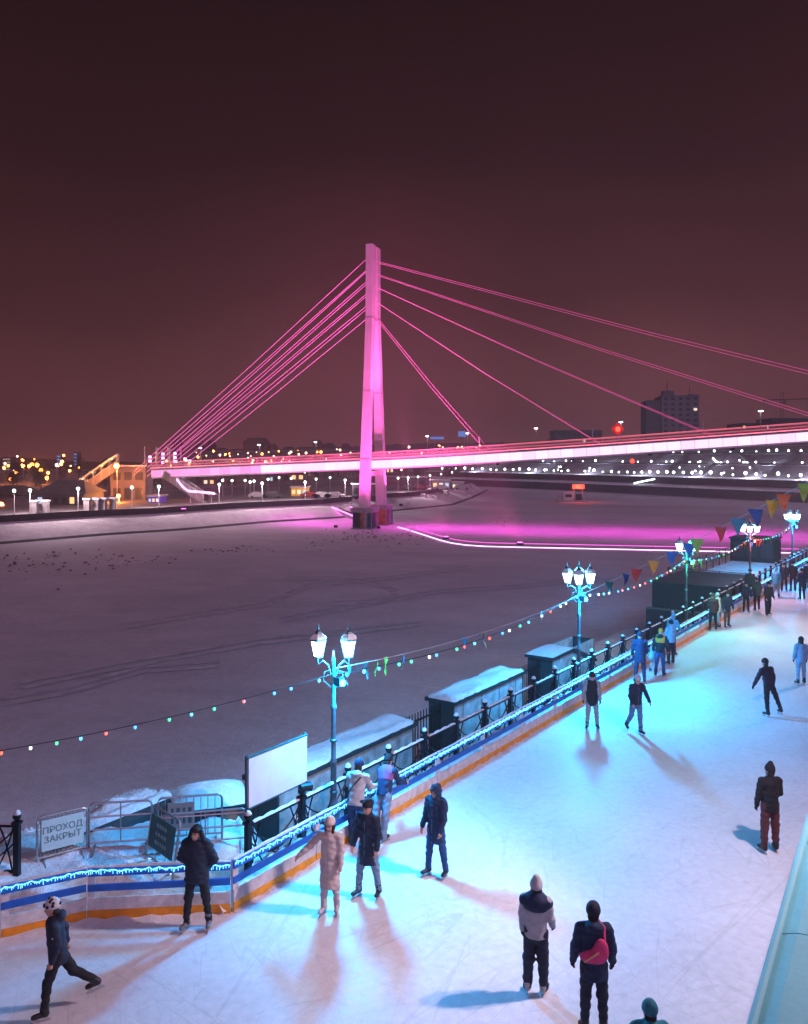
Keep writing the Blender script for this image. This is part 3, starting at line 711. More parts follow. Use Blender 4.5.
for i in range(34):
    px = 100 + i * 12.5 + random.uniform(-5, 5); Y = random.uniform(260, 460)
    if px > 470: Y = random.uniform(440, 520)
    ybase = HY + 8.6 * FPX / Y; wpx = random.uniform(10, 24); hp = random.uniform(7, 13)
    if px > 400: continue
    house('town_house', 'small dark house in the crowded far left bank town', px, px + wpx, ybase - hp, ybase - hp - random.uniform(3, 6), Y, -.3 + (Y - 260) * .02, HW[i % 4], 9, .3, 3)['group'] = 'town houses on the left bank'
# hillside houses behind the bridge, far
for i in range(20):
    px = 175 + i * 13.5 + random.uniform(-4, 4); Y = random.uniform(560, 680); base = random.uniform(6, 14)
    if 350 < px < 392: continue
    wpx = random.uniform(7, 18)
    yb = HY - (base - CH) * FPX / Y; house('hill_house', 'small hazy house on the distant slope above the bridge deck', px, px + wpx, yb - random.uniform(4, 9), yb - random.uniform(10, 13), Y, -.3, HW[i % 4], 9, .15, 3)['group'] = 'hazy houses above the bridge deck'
# kiosks, cars and containers near the promenade
for i, (px, wpx, hp, c, lab) in enumerate(((291, 16, 9, (.55, .28, .04), 'yellow orange kiosk on the promenade under the bridge'), (352, 30, 12, (.05, .05, .06), 'dark flat building on the promenade left of the mast'), (400, 26, 12, (.06, .05, .06), 'dark flat building on the promenade just right of the mast'), (432, 18, 9, (.4, .38, .4), 'pale flat kiosk on the promenade right of the mast'), (452, 12, 7, (.35, .35, .38), 'small pale kiosk near the end of the snowy point'), (148, 11, 7, (.10, .03, .30), 'small violet lit kiosk under the stair tower'))):
    Y = (190 + (px > 380) * 42) if i != 5 else 160; x0 = (px - 404) * Y / FPX; wd = wpx * Y / FPX; ht = hp * Y / FPX
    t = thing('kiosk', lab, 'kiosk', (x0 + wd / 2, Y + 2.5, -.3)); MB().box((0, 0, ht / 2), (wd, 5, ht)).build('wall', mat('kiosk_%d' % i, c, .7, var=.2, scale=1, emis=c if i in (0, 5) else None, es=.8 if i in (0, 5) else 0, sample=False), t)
    MB().box((0, 0, ht + .12), (wd + .5, 5.5, .25)).build('roof', MATS['snow_roof'], t)
    for k in range(3): MB().box((-wd / 2 + wd * (k + .5) / 3, -2.52, ht * .5), (wd * .2, .1, ht * .45)).build('window', WLIT[(k + i) % 3] if i not in (1, 2) else WIN, t)
CARM = [mat('car_paint_%d' % i, c, .3, .2) for i, c in enumerate(((.4, .4, .42), (.05, .05, .06), (.2, .02, .02), (.5, .5, .5)))]
for i, px in enumerate((258, 272, 310, 322, 334, 408, 420, 442, 462)):
    Y = 180 if px < 350 else 228; x0 = (px - 404) * Y / FPX
    t = thing('parked_car', 'small parked car on the opposite promenade below the bridge', 'car', (x0, Y, -.25), group='cars on the opposite promenade')
    g = MB(); g.add([(-2.1, 0, .25), (2.1, 0, .25), (2.1, 0, .8), (1.3, 0, .9), (.8, 0, 1.4), (-1.0, 0, 1.4), (-1.7, 0, .9), (-2.1, 0, .85)] + [(a, 1.7, b) for a, b in ((-2.1, .25), (2.1, .25), (2.1, .8), (1.3, .9), (.8, 1.4), (-1.0, 1.4), (-1.7, .9), (-2.1, .85))], [tuple(range(8)), tuple(range(15, 7, -1))] + [(k, (k + 1) % 8, 8 + (k + 1) % 8, 8 + k) for k in range(8)])
    g.build('body', CARM[i % 4], t)
    for dx in (-1.3, 1.3):
        for yy in (.05, 1.65): MB().tube([(dx, yy - .1, .3), (dx, yy + .1, .3)], .3, 10).build('wheel', IRON, t)
# ---- promenade lamps on the left bank and bollards
pm4, gm4 = lamp_mesh(3.4, .27, emit('prom_lamp', (.85, 1, .9), 6))
def bank_left(px, off):
    for a, b in zip(LBd, LBd[1:]):
        d = (b - a).normalized(); n = Vector((-d.y, d.x)); a2, b2 = a + n * off, b + n * off
        fa = a2.x * FPX / a2.y + 404 - px; fb = b2.x * FPX / b2.y + 404 - px
        if fa * fb <= 0: return a2.lerp(b2, fa / (fa - fb) if fa != fb else 0)
for px in (14, 29.5, 78, 131.5, 158.5, 179, 219, 222.5, 232, 245, 250, 254, 262, 268, 279, 291, 305, 316, 330, 345, 398, 408, 418, 430, 441, 452, 463, 474):
    q_ = bank_left(px, 10.5 if px > 390 or px in (14, 29.5, 78, 131.5, 158.5, 219, 262, 305, 345) else 18 + (px * 7 % 23))
    if q_ and px in (29.5, 78, 158.5, 219, 262, 305, 345, 408, 430, 463): light('promenade_glow', 'POINT', (q_.x + .4, q_.y - .9, 3.5), 2200, (1, .72, .80), None, radius=.3)
    if q_: put_lamp('promenade_lamp', pm4, gm4, (q_.x, q_.y, -.28), 'slim post lamp on the opposite promenade', 'post lamps on the opposite promenade')
pm5 = MB().box((0, 0, .9), (.9, .9, 1.8)).mesh('shaft', CONC); gm5 = MB().box((0, 0, 1.9), (1.2, 1.2, .25)).mesh('cap', MATS['snow_roof'])
for px in (34, 45, 87, 103, 113, 96):
    q_ = bank_left(px, 11); t = thing('stone_pillar', 'squat pale stone pillar on the opposite promenade near the staircase', 'pillar', (q_.x, q_.y, -.28), group='stone pillars on the opposite promenade'); obj('shaft', pm5, t); obj('cap', gm5, t)
# warm street lights in the town
pm6, gm6 = lamp_mesh(5.5, .42, PLAMP); pm7, gm7 = lamp_mesh(5.5, .5, SOD)
for i in range(72):
    px = random.uniform(190, 480); Y = random.uniform(300, 560)
    if px > 430: Y = random.uniform(520, 640)
    z = -.3 + max(0, Y - 300) * .035
    x0 = (px - 404) * Y / FPX
    k = random.random()
    put_lamp('town_street_lamp', pm6 if k < .55 else pm7, gm6 if k < .55 else gm7, (x0, Y, z), 'warm white street lamp glowing in the far left bank town' if k < .55 else 'deep orange street lamp glowing in the far left bank town', 'warm white town lamps' if k < .55 else 'deep orange town lamps')
for i, (px, py) in enumerate(((198, 457), (213, 461), (220, 455), (262, 454), (291, 452), (306, 453), (321, 452), (340, 450), (283, 459), (233, 461), (409, 447), (444, 459), (476, 455), (352, 462), (384, 474))):
    Y = 420; p = P(px, py, Y); h = p.z + .3; t = thing('tall_street_lamp', 'tall street lamp rising behind the bridge deck', 'street lamp', (p.x, Y, -.3), group='tall lamps behind the bridge')
    MB().tube([(0, 0, 0), (0, 0, h)], .12, 5).build('post', GIRD, t); MB().ball((0, 0, h), .55, 6).build('globe', PLAMP if i % 3 else SOD, t)
for i in range(34):
    px = random.uniform(-4, 150) if i < 20 else random.uniform(150, 350); Y = random.uniform(230, 420); x0 = (px - 404) * Y / FPX
    if 88 < px < 150 and i < 20: px -= 80; x0 = (px - 404) * Y / FPX
    put_lamp('town_street_lamp', pm7 if i % 3 else pm6, gm7 if i % 3 else gm6, (x0, Y, -.3 + max(0, Y - 300) * .03), 'deep orange street lamp glowing in the far left bank town' if i % 3 else 'warm white street lamp glowing in the far left bank town', 'deep orange town lamps' if i % 3 else 'warm white town lamps')
# ---- bare trees and dark conifers on the left bank
BARK = mat('bark', (.04, .03, .03), .9); LEAF = mat('frosted_twigs', (.055, .045, .05), .9, var=.4, scale=2)
def tree_mesh(seed, h):
    rn = random.Random(seed); tr = MB(); tr.tube([(0, 0, 0), (.1, 0, h * .45), (0, .1, h * .85)], [.22, .15, .05], 5)
    for k in range(7):
        a = rn.uniform(0, 6.28); z = h * rn.uniform(.3, .7); tr.tube([(0, 0, z), (math.cos(a) * h * .25, math.sin(a) * h * .25, z + h * .2)], [.08, .02], 4)
    cr = MB()
    for k in range(1000):
        while True:
            u = Vector((rn.uniform(-1, 1), rn.uniform(-1, 1), rn.uniform(-1, 1)))
            if u.length < 1: break
        lump = 1 + .35 * math.sin(3 * u.x + seed) * math.cos(4 * u.y + seed * 2)
        c = Vector((u.x * h * .30 * lump, u.y * h * .30 * lump, h * .64 + u.z * h * .36)); s_ = rn.uniform(.25, .7)
        e1 = Vector((rn.uniform(-1, 1), rn.uniform(-1, 1), rn.uniform(-1, 1))).normalized() * s_; e2 = e1.cross(Vector((rn.uniform(-1, 1), rn.uniform(-1, 1), rn.uniform(-1, 1)))).normalized() * .05
        cr.add([c - e1, c + e2, c + e1, c - e2], [(0, 1, 2, 3)])
    return tr.mesh('trunk', BARK), cr.mesh('crown', LEAF)
TM = [tree_mesh(i, 8 + i) for i in range(4)]
for i in range(58):
    if i < 26: px = random.uniform(-20, 175); Y = random.uniform(205, 330)
    elif i < 46: px = random.uniform(190, 350); Y = random.uniform(300, 480)
    else: px = random.uniform(396, 470); Y = random.uniform(330, 380)
    tm = TM[i % 4]; t = thing('town_tree', 'dark leafless tree in the far left bank town', 'tree', ((px - 404) * Y / FPX, Y, -.35), random.uniform(0, 6), 'trees on the left bank')
    obj('trunk', tm[0], t); obj('crown', tm[1], t); sc_ = random.uniform(.45, .85); t.scale = (sc_,) * 3
for i in range(16):
    px = 480 + i * 21 + random.uniform(-8, 8); p = bank_point(min(px, 800), 75 + random.uniform(0, 40), 12.8); 
    if p is None: continue
    tm = TM[i % 4]; t = thing('bank_tree', 'dark leafless tree on the crest of the far terraced bank', 'tree', p, random.uniform(0, 6), 'trees on the far bank crest'); obj('trunk', tm[0], t); obj('crown', tm[1], t); t.scale = (.6,) * 3
# hill line far behind
def ridge(name, X0, X1, Y, z0, amp, seed, matx):
    rn = random.Random(seed); m = MB(); n = 60; vs = []; ph = [rn.uniform(0, 6) for _ in range(6)]
    for i in range(n + 1):
        x = X0 + (X1 - X0) * i / n; z = z0 + amp * sum(math.sin(x * .012 * (k + 1) + ph[k]) / (k + 1) for k in range(6)) + rn.uniform(0, amp * .35)
        vs += [(x, Y, z), (x, Y - 60, -1), (x, Y + 80, -1)]
    m.add(vs, [(3 * i + 1, 3 * i + 4, 3 * i + 3, 3 * i) for i in range(n)] + [(3 * i, 3 * i + 3, 3 * i + 5, 3 * i + 2) for i in range(n)]); struct(m.build(name, matx))
ridge('distant_hill', -620, 120, 760, 7, 2, 3, mat('hill_wood', (.03, .026, .03), .95, var=.4, scale=.05))
ridge('distant_hill', -100, 620, 800, 15, 2.5, 9, MATS['hill_wood'])

# ---- work raft with the red sign out on the ice
hb = G(572, 502, ICEZ)
t = thing('work_raft', 'small white service raft with a red lit sign out on the frozen river', 'raft', hb)
MB().box((0, 0, .25), (8.2, 3.4, .5)).build('platform', STEEL, t)
MB().box((-1.2, 0, 1.6), (2.8, 2.2, 2.2)).build('cabin', WHITEP, t); MB().box((-1.2, -1.12, 1.8), (1.8, .06, .8)).build('window', WIN, t); MB().box((-1.2, 0, 2.8), (3.1, 2.5, .2)).build('cabin_roof', MATS['snow_roof'], t)
MB().box((-3.6, -.4, 1.2), (.9, .9, 1.5)).build('tank', STEEL, t)
for dx in (.6, 3.0): MB().tube([(dx, .3, .5), (dx, .3, 4.6)], .09, 6).build('post', GIRD, t)
MB().box((1.8, .1, 4.3), (3.4, .3, 1.2)).build('sign', emit('red_sign', (1, .045, .02), 2.4), t)
MB().box((1.8, -.3, 1.4), (1.6, .8, 1.7)).build('winch', IRON, t)
light('raft_sign_glow', 'POINT', hb + Vector((1.8, -1.2, 4.2)), 900, (1, .08, .03), None, radius=.5)

# ================================================================== RINK SIDE
TINS = emit('tinsel_led', (.12, .62, 1.0), 3.2)
def board_run(name, label, pts, step, n_off=0):
    t = thing(name, label, 'rink barrier', pts[0]); o = pts[0]
    for a, b in zip(pts, pts[1:]):
        k = max(1, round((b - a).length / step))
        for i in range(k):
            p = a.lerp(b, i / k) - o; q = a.lerp(b, (i + 1) / k) - o; d = (q - p).normalized(); g_ = .012
            p2, q2 = p + d * g_, q - d * g_
            jit = random.uniform(-.006, .006)
            MB().beam(p2 + U * .09, q2 + U * .09, .05, .18).build('kick_plate', ORANGEP, t)
            MB().beam(p2 + U * .29, q2 + U * .29, .04, .215).build('board', WHITEP, t)
            MB().beam(p2 + U * (.575 + jit), q2 + U * (.575 - jit), .035, .12).build('middle_rail', BLUEP, t)
            MB().beam(p2 + U * (.865 + jit), q2 + U * (.865 - jit), .06, .15).build('top_rail', BLUEP, t)
            nn = Vector((-d.y, d.x, 0))
            MB().beam(p + d * .01 + U * .47 + nn * .03, p + d * .14 + U * .47 + nn * .03, .05, .93).build('post', WHITEP, t)
            # tinsel light garland wound on the top rail
            L = (q2 - p2).length; m_ = max(10, int(L / .06)); gp = []
            for j in range(m_ + 1):
                u_ = j / m_; gp.append(p2.lerp(q2, u_) + U * (.90 + .016 * math.sin(j * 1.9) + random.uniform(-.02, .012)) - nn * (.045 + .02 * math.cos(j * 1.9)))
            gm_ = MB().tube(gp, .010 if (p + o).y < 20 else .020, 4)
            for j in range(int(L / .045)):
                c_ = p2.lerp(q2, (j + random.random()) / int(L / .045)) - nn * .05; z_ = .895 + random.uniform(-.015, .015); gm_.tube([c_ + U * z_, c_ + U * (z_ - random.uniform(.02, .075))], .006, 3)
            gm_.build('light_garland', TINS, t)
            # snow lying on the rails
            cap = MB(); vs = []
            for j in range(9):
                u_ = j / 8; c_ = p2.lerp(q2, u_); hh = .012 + random.uniform(0, .03)
                for off, z in ((-.03, .941), (-.018, .941 + hh), (.018, .941 + hh), (.03, .941)): vs.append(c_ + nn * off + U * z)
            cap.add(vs, [(4 * j + e, 4 * j + e + 4, 4 * j + e + 5, 4 * j + e + 1) for j in range(8) for e in range(3)]); cap.build('snow_cap', SNOW, t)
    return t
board_run('rink_barrier', 'blue white and orange rink barrier running along the river railing into the distance', [RK(0), RK(92)], 2.3)
board_run('rink_barrier', 'short blue white and orange rink barrier crossing in front of the closed snowy passage', [LM, L0, L1, RK(-.04)], 2.0)
# ridge of scraped snow at the foot of the barriers
def ridge_snow(name, pts, side):
    m = MB(); dn = []
    for a, b in zip(pts, pts[1:]):
        k = int((b - a).length / .16); dn += [a.lerp(b, i / k) for i in range(k)]
    vs = []
    for i, p in enumerate(dn):
        d = (dn[min(i + 1, len(dn) - 1)] - dn[max(i - 1, 0)]).normalized(); n = Vector((-d.y, d.x, 0)) * side
        ww = random.uniform(.04, .26); hh = random.uniform(.01, .075)
        vs += [p - n * .03 + U * hh, p + n * .03 + U * hh, p + n * (.03 + ww * .5) + U * hh * .5, p + n * (.03 + ww) + U * .002]
    m.add(vs, [(4 * i + e, 4 * i + e + 4, 4 * i + e + 5, 4 * i + e + 1) for i in range(len(dn) - 1) for e in range(3)]); struct(m.build(name, SNOW, smooth=True), 'stuff')
ridge_snow('scraped_snow', [RK(0), RK(60)], -1); ridge_snow('scraped_snow', [LM, L0, L1, RK(0)], -1)
# snow heaped between the barrier and the railing
m = MB(); vs = []
ns = 420
for i in range(ns):
    s = -.2 + 70 * i / ns
    for n_, z in ((.06, .05), (.2, .22), (.4, .30), (.62, .25), (.95, .10)): vs.append(RK(s, n_ + random.uniform(-.02, .02), z * random.uniform(.55, 1.25)))
m.add(vs, [(5 * i + e, 5 * i + e + 1, 5 * i + e + 6, 5 * i + e + 5) for i in range(ns - 1) for e in range(4)]); struct(m.build('heaped_snow', SNOW, smooth=True), 'stuff')

# ---- iron railing with scrolls and ball finials
PN = .62; SP = 1.57
postm = MB(); postm.box((0, 0, .55), (.11, .11, 1.1)); postm.box((0, 0, 1.12), (.16, .16, .05)); postm = postm.mesh('post', IRON)
finm = MB().lathe([(.03, 1.14), (.04, 1.17), (.075, 1.21), (.085, 1.26), (.06, 1.31), (.015, 1.345)], n=10).mesh('finial', IRON, True)
capm = MB().lathe([(.07, 1.275), (.075, 1.30), (.055, 1.345), (.02, 1.37)], n=8).mesh('snow_cap', SNOW, True)
railm = MB().beam((.06, 0, 1.06), (SP - .06, 0, 1.06), .06, .05).mesh('top_rail', IRON)
lowm = MB().beam((.06, 0, .16), (SP - .06, 0, .16), .05, .05).mesh('bottom_rail', IRON)
snm = MB(); vs = []
for j in range(13):
    x = .08 + (SP - .16) * j / 12; hh = .02 + .03 * abs(math.sin(j * 2.1))
    for off, z in ((-.032, 1.086), (-.02, 1.086 + hh), (.02, 1.086 + hh), (.032, 1.086)): vs.append((x, off, z))
snm.add(vs, [(4 * j + e, 4 * j + e + 4, 4 * j + e + 5, 4 * j + e + 1) for j in range(12) for e in range(3)]); snm = snm.mesh('rail_snow', SNOW, True)
def arc(x0, z0, x1, z1, sag, n=10): return [(x0 + (x1 - x0) * i / n, 0, z0 + (z1 - z0) * i / n - sag * 4 * (i / n) * (1 - i / n)) for i in range(n + 1)]
swag1 = MB().tube(arc(.06, .98, SP - .06, .98, .42), .018, 5).mesh('swag_bar', IRON)
swag2 = MB().tube(arc(.06, .72, SP - .06, .72, .40), .018, 5).mesh('swag_bar', IRON)
sa = MB().tube(arc(.35, 1.02, .10, .20, -.10), .018, 5).tube(arc(.08, 1.02, .42, .20, .10), .018, 5).mesh('scroll', IRON)
sb = MB().tube(arc(SP - .35, 1.02, SP - .10, .20, -.10), .018, 5).tube(arc(SP - .08, 1.02, SP - .42, .20, .10), .018, 5).mesh('scroll', IRON)
sc__ = MB().tube([(SP / 2 + .10 * math.cos(a), 0, .36 + .10 * math.sin(a)) for a in [6.283 * i / 14 for i in range(15)]], .015, 5).mesh('ring', IRON)
rl = thing('iron_railing', 'black wrought iron railing with swags and ball finials beside the rink barrier', 'railing', RK(1.0, PN), ANG)
for k in range(46):
    x = SP * k
    for me in (postm, finm, capm): obj(me.name, me, rl, (x, 0, 0))
    if k < 45:
        for me in (railm, lowm, snm, swag1, swag2, sa, sb, sc__): obj(me.name.split('.')[0], me, rl, (x, 0, 0))
pl = G(17, 880, .05); rl2 = thing('iron_railing', 'black iron railing end with swags at the left picture edge', 'railing', pl, R(180 - 4))
for k in range(4):
    x = SP * k
    for me in (postm, finm, capm, railm, lowm, snm, swag1, swag2, sa, sb): obj(me.name.split('.')[0], me, rl2, (x, 0, 0))

# ---- street lanterns
LGL = emit('lantern_glass', (.84, .98, 1.0), 9, sample=False, base=(.8, .8, .8))
IRONB = mat('lamp_post_iron', (.10, .12, .13), .45, .5, var=.2, scale=12)
postL = MB().lathe([(.17, 0), (.17, .12), (.13, .2), (.14, .55), (.10, .62), (.075, .75), (.062, 1.5), (.075, 1.52), (.075, 1.58), (.055, 1.62), (.05, 2.7), (.07, 2.74), (.07, 2.8), (.045, 2.86), (.04, 3.75), (.06, 3.8), (.03, 3.9), (.012, 4.05)], n=12)
for z in (.85, 2.0): postL.lathe([(.08, z), (.09, z + .03), (.08, z + .06)], n=12)
postL = postL.mesh('post', IRONB, True)
def lantern(t, p):
    ph = math.pi / 6
    MB().lathe([(.10, 0), (.175, .34)], p, 6, ph).build('glass', LGL, t)
    g = MB()
    for k in range(6):
        a = math.pi / 3 * k + ph; g.tube([p + Vector((.105 * math.cos(a), .105 * math.sin(a), -.01)), p + Vector((.183 * math.cos(a), .183 * math.sin(a), .35))], .011, 4)
    g.lathe([(.12, -.03), (.12, .0)], p, 6, ph); g.lathe([(.19, .34), (.205, .37)], p, 6, ph); g.build('frame', IRONB, t)
    MB().lathe([(.20, .372), (.14, .45), (.09, .50), (.07, .54), (.03, .58)], p, 6, ph).build('cap', IRONB, t)
    MB().lathe([(.205, .375), (.175, .42), (.10, .485)], p + U * .012, 6, ph).build('cap_snow', SNOW, t)
    MB().lathe([(.012, .58), (.03, .62), (.012, .66), (.01, .72)], p, 6).build('finial', IRONB, t)
def street_lantern(s, nl, col, label, rot, lens, power):
    b = RK(s, PN + .02); t = thing('street_lantern', label, 'street lamp', b)
    obj('post', postL, t)
    for k in range(nl):
        a = rot + 2 * math.pi * k / nl; e = Vector((math.cos(a), math.sin(a), 0)); rr = .34 if nl == 2 else .40
        arm = [e * .04 + U * 3.45, e * .12 + U * 3.70, e * rr * .7 + U * 3.80, e * rr + U * 3.72, e * rr * 1.02 + U * 3.84]
        MB().tube(arm, .018, 6).build('arm', IRONB, t)
        MB().tube([e * .05 + U * 3.2, e * .22 + U * 3.35, e * .20 + U * 3.55, e * .10 + U * 3.58], .012, 5).build('scroll', IRONB, t)
        lantern(t, e * rr + U * 3.90)
    if nl == 2: lantern_z = 4.05
    # coloured projector clamped to the post, aimed on the ice
    inn = -N; pj = inn * .16 + U * 3.36
    g = MB(); g.box(pj, (.16, .16, .18), tz=ANG); g.tube([U * 3.36, pj], .03, 6); g.build('projector', IRON, t)
    MB().ball(pj + inn * .09 - U * .02, .075, 10).build('projector_lens', emit(lens, tuple(.12 + .88 * c for c in col), 7, base=col), t)
    w_ = b + pj + inn * .24
    if power: 
        light('projector_beam', 'POINT', w_, power, col, None, radius=.22)
    light('lantern_glow', 'POINT', b + U * 4.02, 900, (.07, .58, 1.0), None, radius=.3)
    return b
CY = (.0, .38, 1.0)
LS = [(3.65, 2, CY, 'near street lantern with two lamps and a blue projector beside the leaning couple', R(0), 'lens_blue', 1900),
      (17.17, 4, CY, 'second street lantern with four lamps and a blue projector behind two skaters', ANG + .4, 'lens_blue', 3300),
      (29.8, 2, (.0, .85, .42), 'third street lantern with a green projector in front of the black pavilion', R(8), 'lens_green', 450),
      (42.5, 4, (1.0, .12, .10), 'fourth street lantern with four lamps and a red projector', ANG + .2, 'lens_red', 500),
      (55.3, 4, CY, 'farthest street lantern with four lamps and a blue projector at the right edge', ANG + .5, 'lens_blue', 2400)]
LB_ = []
for s, nl, col, lab, rot, lens, pw in LS: LB_.append(street_lantern(s, nl, col, lab, rot, lens, pw))

# ---- flood mast on the far right side of the rink (outside the picture); its light makes the skaters' blue shadows
def flood_mast(base, h, heads, label):
    t = thing('flood_mast', label, 'flood mast', base)
    MB().lathe([(.16, 0), (.14, .3), (.09, .4), (.06, h + .4)], n=10).build('post', STEEL, t)
    for off, tgt, pw, sz, col in heads:
        off = Vector(off); MB().tube([(0, 0, h), off], .035, 6).build('arm', STEEL, t)
        MB().box(off, (.5, .3, .35)).build('floodlight', IRON, t)
        d = (Vector(tgt) - (Vector(base) + off)).normalized()
        MB().box(off + d * .2, (.36, .12, .26)).build('flood_glass', emit('flood_glass', (1, .85, .88), 12), t)
        light('flood_beam', 'SPOT', Vector(base) + off + d * .35, pw, col, None, tgt, sz, .55, .12)
PKW = (1.0, .72, .84)
flood_mast((9.5, 14.6, 0), 9.0, [((-1.3, -1.0, 8.4), (3.4, 15.0, 0), 3100, 165, PKW), ((-1.5, -.6, 8.9), (-5.8, 16.0, .3), 4600, 70, PKW)], 'tall steel flood mast right of the rink carrying the bunting line')
flood_mast((25, 38, 0), 9.0, [((-.8, .3, 8.4), (17.5, 38, 0), 4600, 100, PKW)], 'tall steel flood mast farther along the right side of the rink')
flood_mast((44, 62, 0), 9.0, [((-.8, .3, 8.4), (32, 58, 0), 3200, 100, PKW)], 'far steel flood mast at the end of the rink')

# ---- turquoise canopy roof at the lower right
TURQ = mat('turquoise_roof', (.24, .80, .86), .55, var=.10, scale=1.4, bump=.15, bscale=9)
ca, cb = P(755, 1024, 850 * 5.3 / 566), P(808, 830, 850 * 5.3 / 372); cd = (cb - ca).normalized(); cn_ = Vector((cd.y, -cd.x, 0))
cs = ca - cd * 6
cnp = thing('canopy', 'pale turquoise canopy roof along the right side of the rink', 'canopy', (cs.x, cs.y, 0))
L_ = 15.5; npan = 6
for k in range(npan):
    a = cd * (L_ * k / npan + .012); b = cd * (L_ * (k + 1) / npan - .012)
    g = MB(); v = [a + U * 3.0, b + U * 3.0, b + cn_ * .18 + U * 3.06, b + cn_ * 1.4 + U * 3.18, a + cn_ * 1.4 + U * 3.18, a + cn_ * .18 + U * 3.06]
    v += [x - U * .09 for x in v]
    g.add(v, [(0, 5, 2, 1), (5, 4, 3, 2), (6, 7, 8, 11), (11, 8, 9, 10), (0, 1, 7, 6), (1, 2, 8, 7), (2, 3, 9, 8), (3, 4, 10, 9), (4, 5, 11, 10), (5, 0, 6, 11)]); g.build('roof_panel', TURQ, cnp)
    MB().tube([a + cn_ * 1.2, a + cn_ * 1.2 + U * 3.06], .05, 6).build('post', STEEL, cnp)
g = MB().tube([U * 2.98 - cn_ * .02, cd * L_ + U * 2.98 - cn_ * .02], .05, 8); g.build('edge_roll', mat('turquoise_edge', (.26, .76, .80), .6), cnp)

# ---- low sheds and fence on the lower quay
def lumpy_snow(x0, x1, y0, y1, z):
    nx_ = max(8, int((x1 - x0) / .16)); ny_ = 9; g = MB(); vs = []
    ph = [random.uniform(0, 6) for _ in range(4)]
    for j in range(ny_ + 1):
        for i in range(nx_ + 1):
            u, v = i / nx_, j / ny_; e = min(1, 5 * min(u * (x1 - x0), (1 - u) * (x1 - x0)) ** .5 * .6, (min(v, 1 - v) * (y1 - y0) * 9) ** .5)
            ed = random.uniform(-.035, .03) if j in (0, ny_) else 0
            vs.append((x0 + (x1 - x0) * u, y0 + (y1 - y0) * v + ed, z + e * (.085 + .03 * math.sin(u * 17 + ph[0]) + .025 * math.sin(v * 7 + u * 9 + ph[1]) + random.uniform(-.008, .008))))
    w_ = nx_ + 1; g.add(vs, [(j * w_ + i, j * w_ + i + 1, (j + 1) * w_ + i + 1, (j + 1) * w_ + i) for j in range(ny_) for i in range(nx_)]); return g
def shed(s0, s1, n0, n1, top, label, wedge=False):
    t = thing('quay_shed', label, 'shed', RK(s0, n0, -2.6), ANG); l = s1 - s0; w_ = n1 - n0; h = top + 2.6
    MB().box((l / 2, .04, h / 2), (l - .1, .08, h)).build('front_wall', SHEDW, t); MB().box((l / 2, w_ - .04, h / 2), (l - .1, .08, h)).build('rear_wall', SHEDW, t)
    for x in (0.03, l - .03): MB().box((x, w_ / 2, h / 2), (.08, w_, h)).build('end_wall', SHEDD, t)
    for k in range(max(2, int(l / 1.2))): MB().box((l * (k + .5) / max(2, int(l / 1.2)), -.015, h / 2), (.03, .03, h - .1)).build('cover_strip', SHEDW, t)
    e = .1
    if wedge:
        g = MB(); g.add([(-e, -e, h), (-e, w_ + e, h), (l * .45, w_ + e, h), (l * .45, -e, h), (l + e, -e, h - .9), (l + e, w_ + e, h - .9)], [(0, 3, 2, 1), (3, 4, 5, 2)]); v0 = len(g.v); g.add([(x, y, z - .1) for x, y, z in g.v[:6]], [(1, 2, 3, 0), (2, 5, 4, 3)]); g.f += [[0, 6, 9, 3], [3, 9, 10, 4], [0, 1, 7, 6], [1, 2, 8, 7], [2, 5, 11, 8], [4, 10, 11, 5]]; g.mi += [0] * 6; g.build('roof', SHEDD, t)
        g = MB(); g.add([(-e, -e, h + .02), (-e, w_ + e, h + .02), (l * .45, w_ + e, h + .05), (l * .45, -e, h + .05), (l + e, -e, h - .86), (l + e, w_ + e, h - .86)], [(0, 3, 2, 1), (3, 4, 5, 2)]); g.build('roof_snow', SNOW, t)
    else:
        MB().box((l / 2, w_ / 2, h - .03), (l + .2, w_ + .22, .12)).build('roof', SHEDD, t)
        lumpy_snow(-.08, l + .08, -.09, w_ + .09, h + .028).build('roof_snow', SNOW, t, True)
    return t
sh1 = shed(4.2, 10.05, 2.85, 3.85, .38, 'long pale shed with snowy flat roof behind the blank white board')
shed(12.5, 17.4, 2.95, 3.9, .4, 'middle pale shed with snowy roof and dark end below the railing')
shed(19.9, 24.2, 2.95, 4.0, .42, 'small dark ended shed with sloping snowy roof near the second lantern', True)
def bar_fence(s0, s1, n0, label):
    t = thing('bar_fence', label, 'fence', RK(s0, n0, -2.6), ANG); l = s1 - s0
    for z in (.4, 2.7): MB().box((l / 2, 0, z), (l, .05, .05)).build('rail', IRON, t)
    for k in range(int(l / .16) + 1): MB().box((min(l, k * .16), 0, 1.5), (.025, .025, 2.9)).build('bar', IRON, t)
bar_fence(10.15, 12.4, 3.4, 'dark vertical bar fence between the long shed and the middle shed')
bar_fence(17.5, 19.8, 3.4, 'dark vertical bar fence between the middle shed and the small shed')
bar_fence(2.7, 4.1, 3.3, 'dark vertical bar fence left of the long shed')
